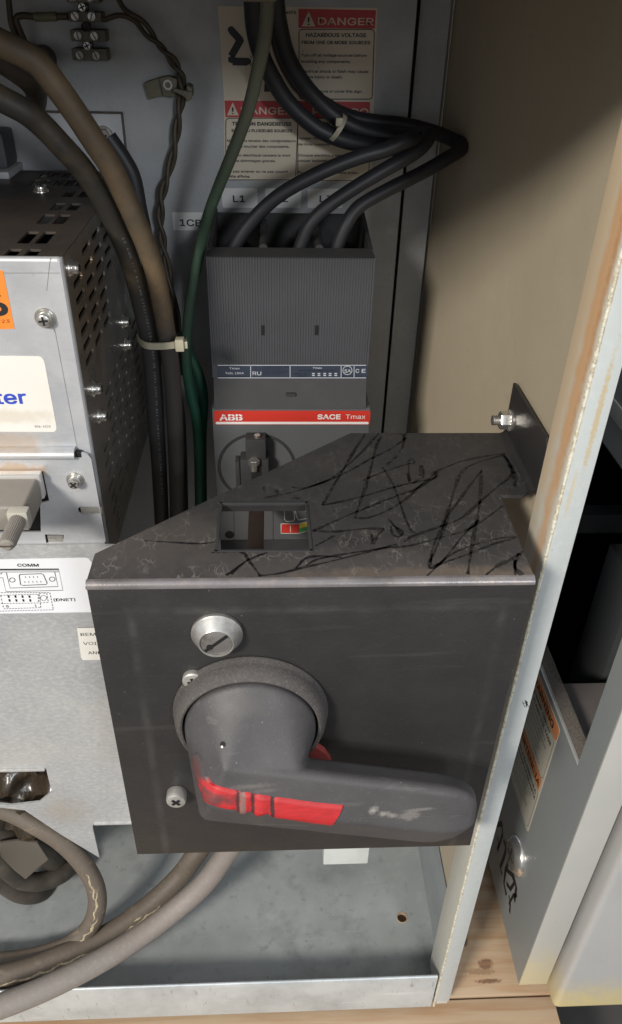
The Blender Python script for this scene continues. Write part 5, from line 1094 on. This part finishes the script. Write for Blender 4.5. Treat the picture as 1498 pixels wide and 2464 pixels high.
a_, b_ = an.p(*W6(715, 1165)), an.p(*W6(415, 2030)); yn = (a_.y + b_.y) / 2; zt_, zb2 = a_.z, b_.z; H = zt_ - zb2; Wd = 96
def AQ(bm, f0, f1, g0, g1, off=0, th=.2, r=0):
    """rectangle on the side frame: f along depth (0 = near edge), g up (0 = bottom)"""
    w_ = (f1 - f0) * Wd; h_ = (g1 - g0) * H
    sheet(bm, rrect(0, 0, w_, h_, r) if r else [(0, 0), (w_, 0), (w_, h_), (0, h_)], [], (NXP - off - th, yn + f1 * Wd, zb2 + g0 * H), (0, -1, 0), (0, 0, 1), th)
bm = B(); AQ(bm, 0, 1, 0, 1, 0, .2, 3.5); wl = finish(bm, 'warning_label', mat('warning_label_paper', (.62, .58, .48), .45, mott=[(40, (.56, .51, .41), .4, .7, .6)]), nb)
g_ad = (an.p(*W6(535, 1640)).z - zb2) / H
bm = B(); AQ(bm, .0, .99, .895, .995, .22, .1, 3); finish(bm, 'orange_band', 'warnorange', wl)
bm = B(); AQ(bm, .03, .99, g_ad - .05, g_ad + .05, .22, .1); finish(bm, 'orange_band', 'warnorange', wl)
bm = B()
def AT(s, f0, f1, g, cap, bo=.01): text(bm, s, (NXP - .32, yn + f1 * Wd, zb2 + g * H), (0, -1, 0), (0, 0, 1), (f1 - f0) * Wd, cap, bo, .05)
AT('WARNING', .10, .62, .913, 8.5, .03); AT('ADVERTENCIA', .05, .78, g_ad - .034, 8.0, .03)
for tri, g in ((.70, .913), (.86, g_ad - .034)):
    prism(bm, [(NXP - .35, yn + (tri + .07) * Wd, zb2 + g * H), (NXP - .35, yn + (tri - .04) * Wd, zb2 + g * H), (NXP - .35, yn + (tri + .015) * Wd, zb2 + g * H + 8)], (-.1, 0, 0))
for s, f0, f1, g, cap, bo in (('HAZARDOUS SHORT CIRCUIT', .12, .80, .850, 4.2, .03), ('AND ARC FLASH VOLTAGE', .06, .80, .800, 4.2, .03), ('Disconnect all power before opening', .16, .82, .755, 3.0, .01), ('and wait five minutes for the stored', .12, .84, .715, 3.0, .01), ('charge to leave the capacitors', .24, .84, .675, 3.0, .01), ('Only trained persons may service', .2, .86, .63, 3.0, .01), ('this enclosure. Refer to manual.', .24, .86, .59, 3.0, .01), ('Failure to do so may cause injury', .14, .86, .55, 3.0, .01),
    ('TENSION PELIGROSA', .06, .8, g_ad - .115, 4.2, .03), ('PUEDE CAUSAR LA MUERTE', .05, .8, g_ad - .16, 4.2, .03), ('Desconecte toda la energia antes', .12, .84, g_ad - .205, 3, .01), ('de abrir y espere cinco minutos', .16, .84, g_ad - .245, 3, .01), ('para descargar los capacitores', .2, .84, g_ad - .285, 3, .01), ('Solo personal capacitado debe', .14, .86, g_ad - .33, 3, .01), ('dar servicio a este gabinete.', .24, .86, g_ad - .37, 3, .01)):
    if g > .03: AT(s, f0, f1, g, cap, bo)
def afr(f0, f1, g0, g1, wd=.35):
    pts = [Vector((NXP - .3, yn + f * Wd, zb2 + g * H)) for f, g in ((f0, g1 - .02), (f0, g0 + .03), (f0 + .03, g0), (f1, g0), (f1, g1), (f0 + .03, g1), (f0, g1 - .02))]
    ribbon(bm, pts, Vector((-1, 0, 0)), wd, .06)
afr(.025, .97, g_ad + .055, .885); afr(.025, .97, .02, g_ad - .06)
finish(bm, 'label_print', 'blacktxt', wl)
# marker writing and latch
V4 = lambda u, v: (962.7 + .35733 * u, 1925.5 + .35733 * v)
bm = B()
for pts, wd in (([(630, 170), (690, 158)], 3.2), ([(688, 158), (692, 230), (672, 300), (655, 335)], 3), ([(655, 250), (668, 285), (660, 320)], 2.4), ([(700, 265), (716, 330), (700, 390), (676, 450), (690, 500)], 3.6), ([(716, 280), (735, 370), (770, 470)], 3), ([(740, 400), (712, 470), (702, 560), (718, 640)], 3.4), ([(720, 470), (755, 500), (770, 560), (745, 600), (720, 560)], 3.0), ([(760, 480), (785, 590), (772, 680)], 3.6), ([(735, 640), (745, 700), (740, 758)], 2.6), ([(790, 640), (765, 640), (735, 700)], 2.2)):
    an.line(bm, [V4(*p) for p in pts], wd * 1.35, .1, .02, .15)
finish(bm, 'marker_writing', 'marker', nb)
c = an.p(*V4(798, 372)); up, dn = an.p(*V4(818, 222)), an.p(*V4(815, 522)); rr_ = abs(up.z - dn.z) / 2 * 1.05
bm = B(); lathe(bm, [(rr_, 0), (rr_, 1.5), (rr_ * .96, 3), (rr_ * .74, 6.5), (rr_ * .68, 6.6), (rr_ * .66, 5.4)], (NXP, c.y, c.z), (-1, 0, 0), 44); lt = finish(bm, 'round_latch', 'nickel', nb, smooth=28)
bm = B(); lathe(bm, [(rr_ * .7, 6.2), (rr_ * .68, 6.7), (rr_ * .6, 6.75), (0, 6.4)], (NXP, c.y, c.z), (-1, 0, 0), 32); finish(bm, 'latch_core', 'zincdark', lt)
bm = B(); bx(bm, NXP - 7.1, NXP - 6.4, c.y - 1.1, c.y + 1.1, c.z - rr_ * .55, c.z + rr_ * .55); bx(bm, NXP - 7.15, NXP - 6.4, c.y - rr_ * .4, c.y + rr_ * .4, c.z - .8, c.z + .8); finish(bm, 'latch_slot', 'mud', lt)

bm = B(); bx(bm, fx + 3.5, 480, 277, 300, -698, 45, 6, 5); db = finish(bm, 'door_leaf', 'doorB', smooth=50)
tag(db, 'pale grey round edged cabinet door at the far right, yellowed along its bottom', 'cabinet door')
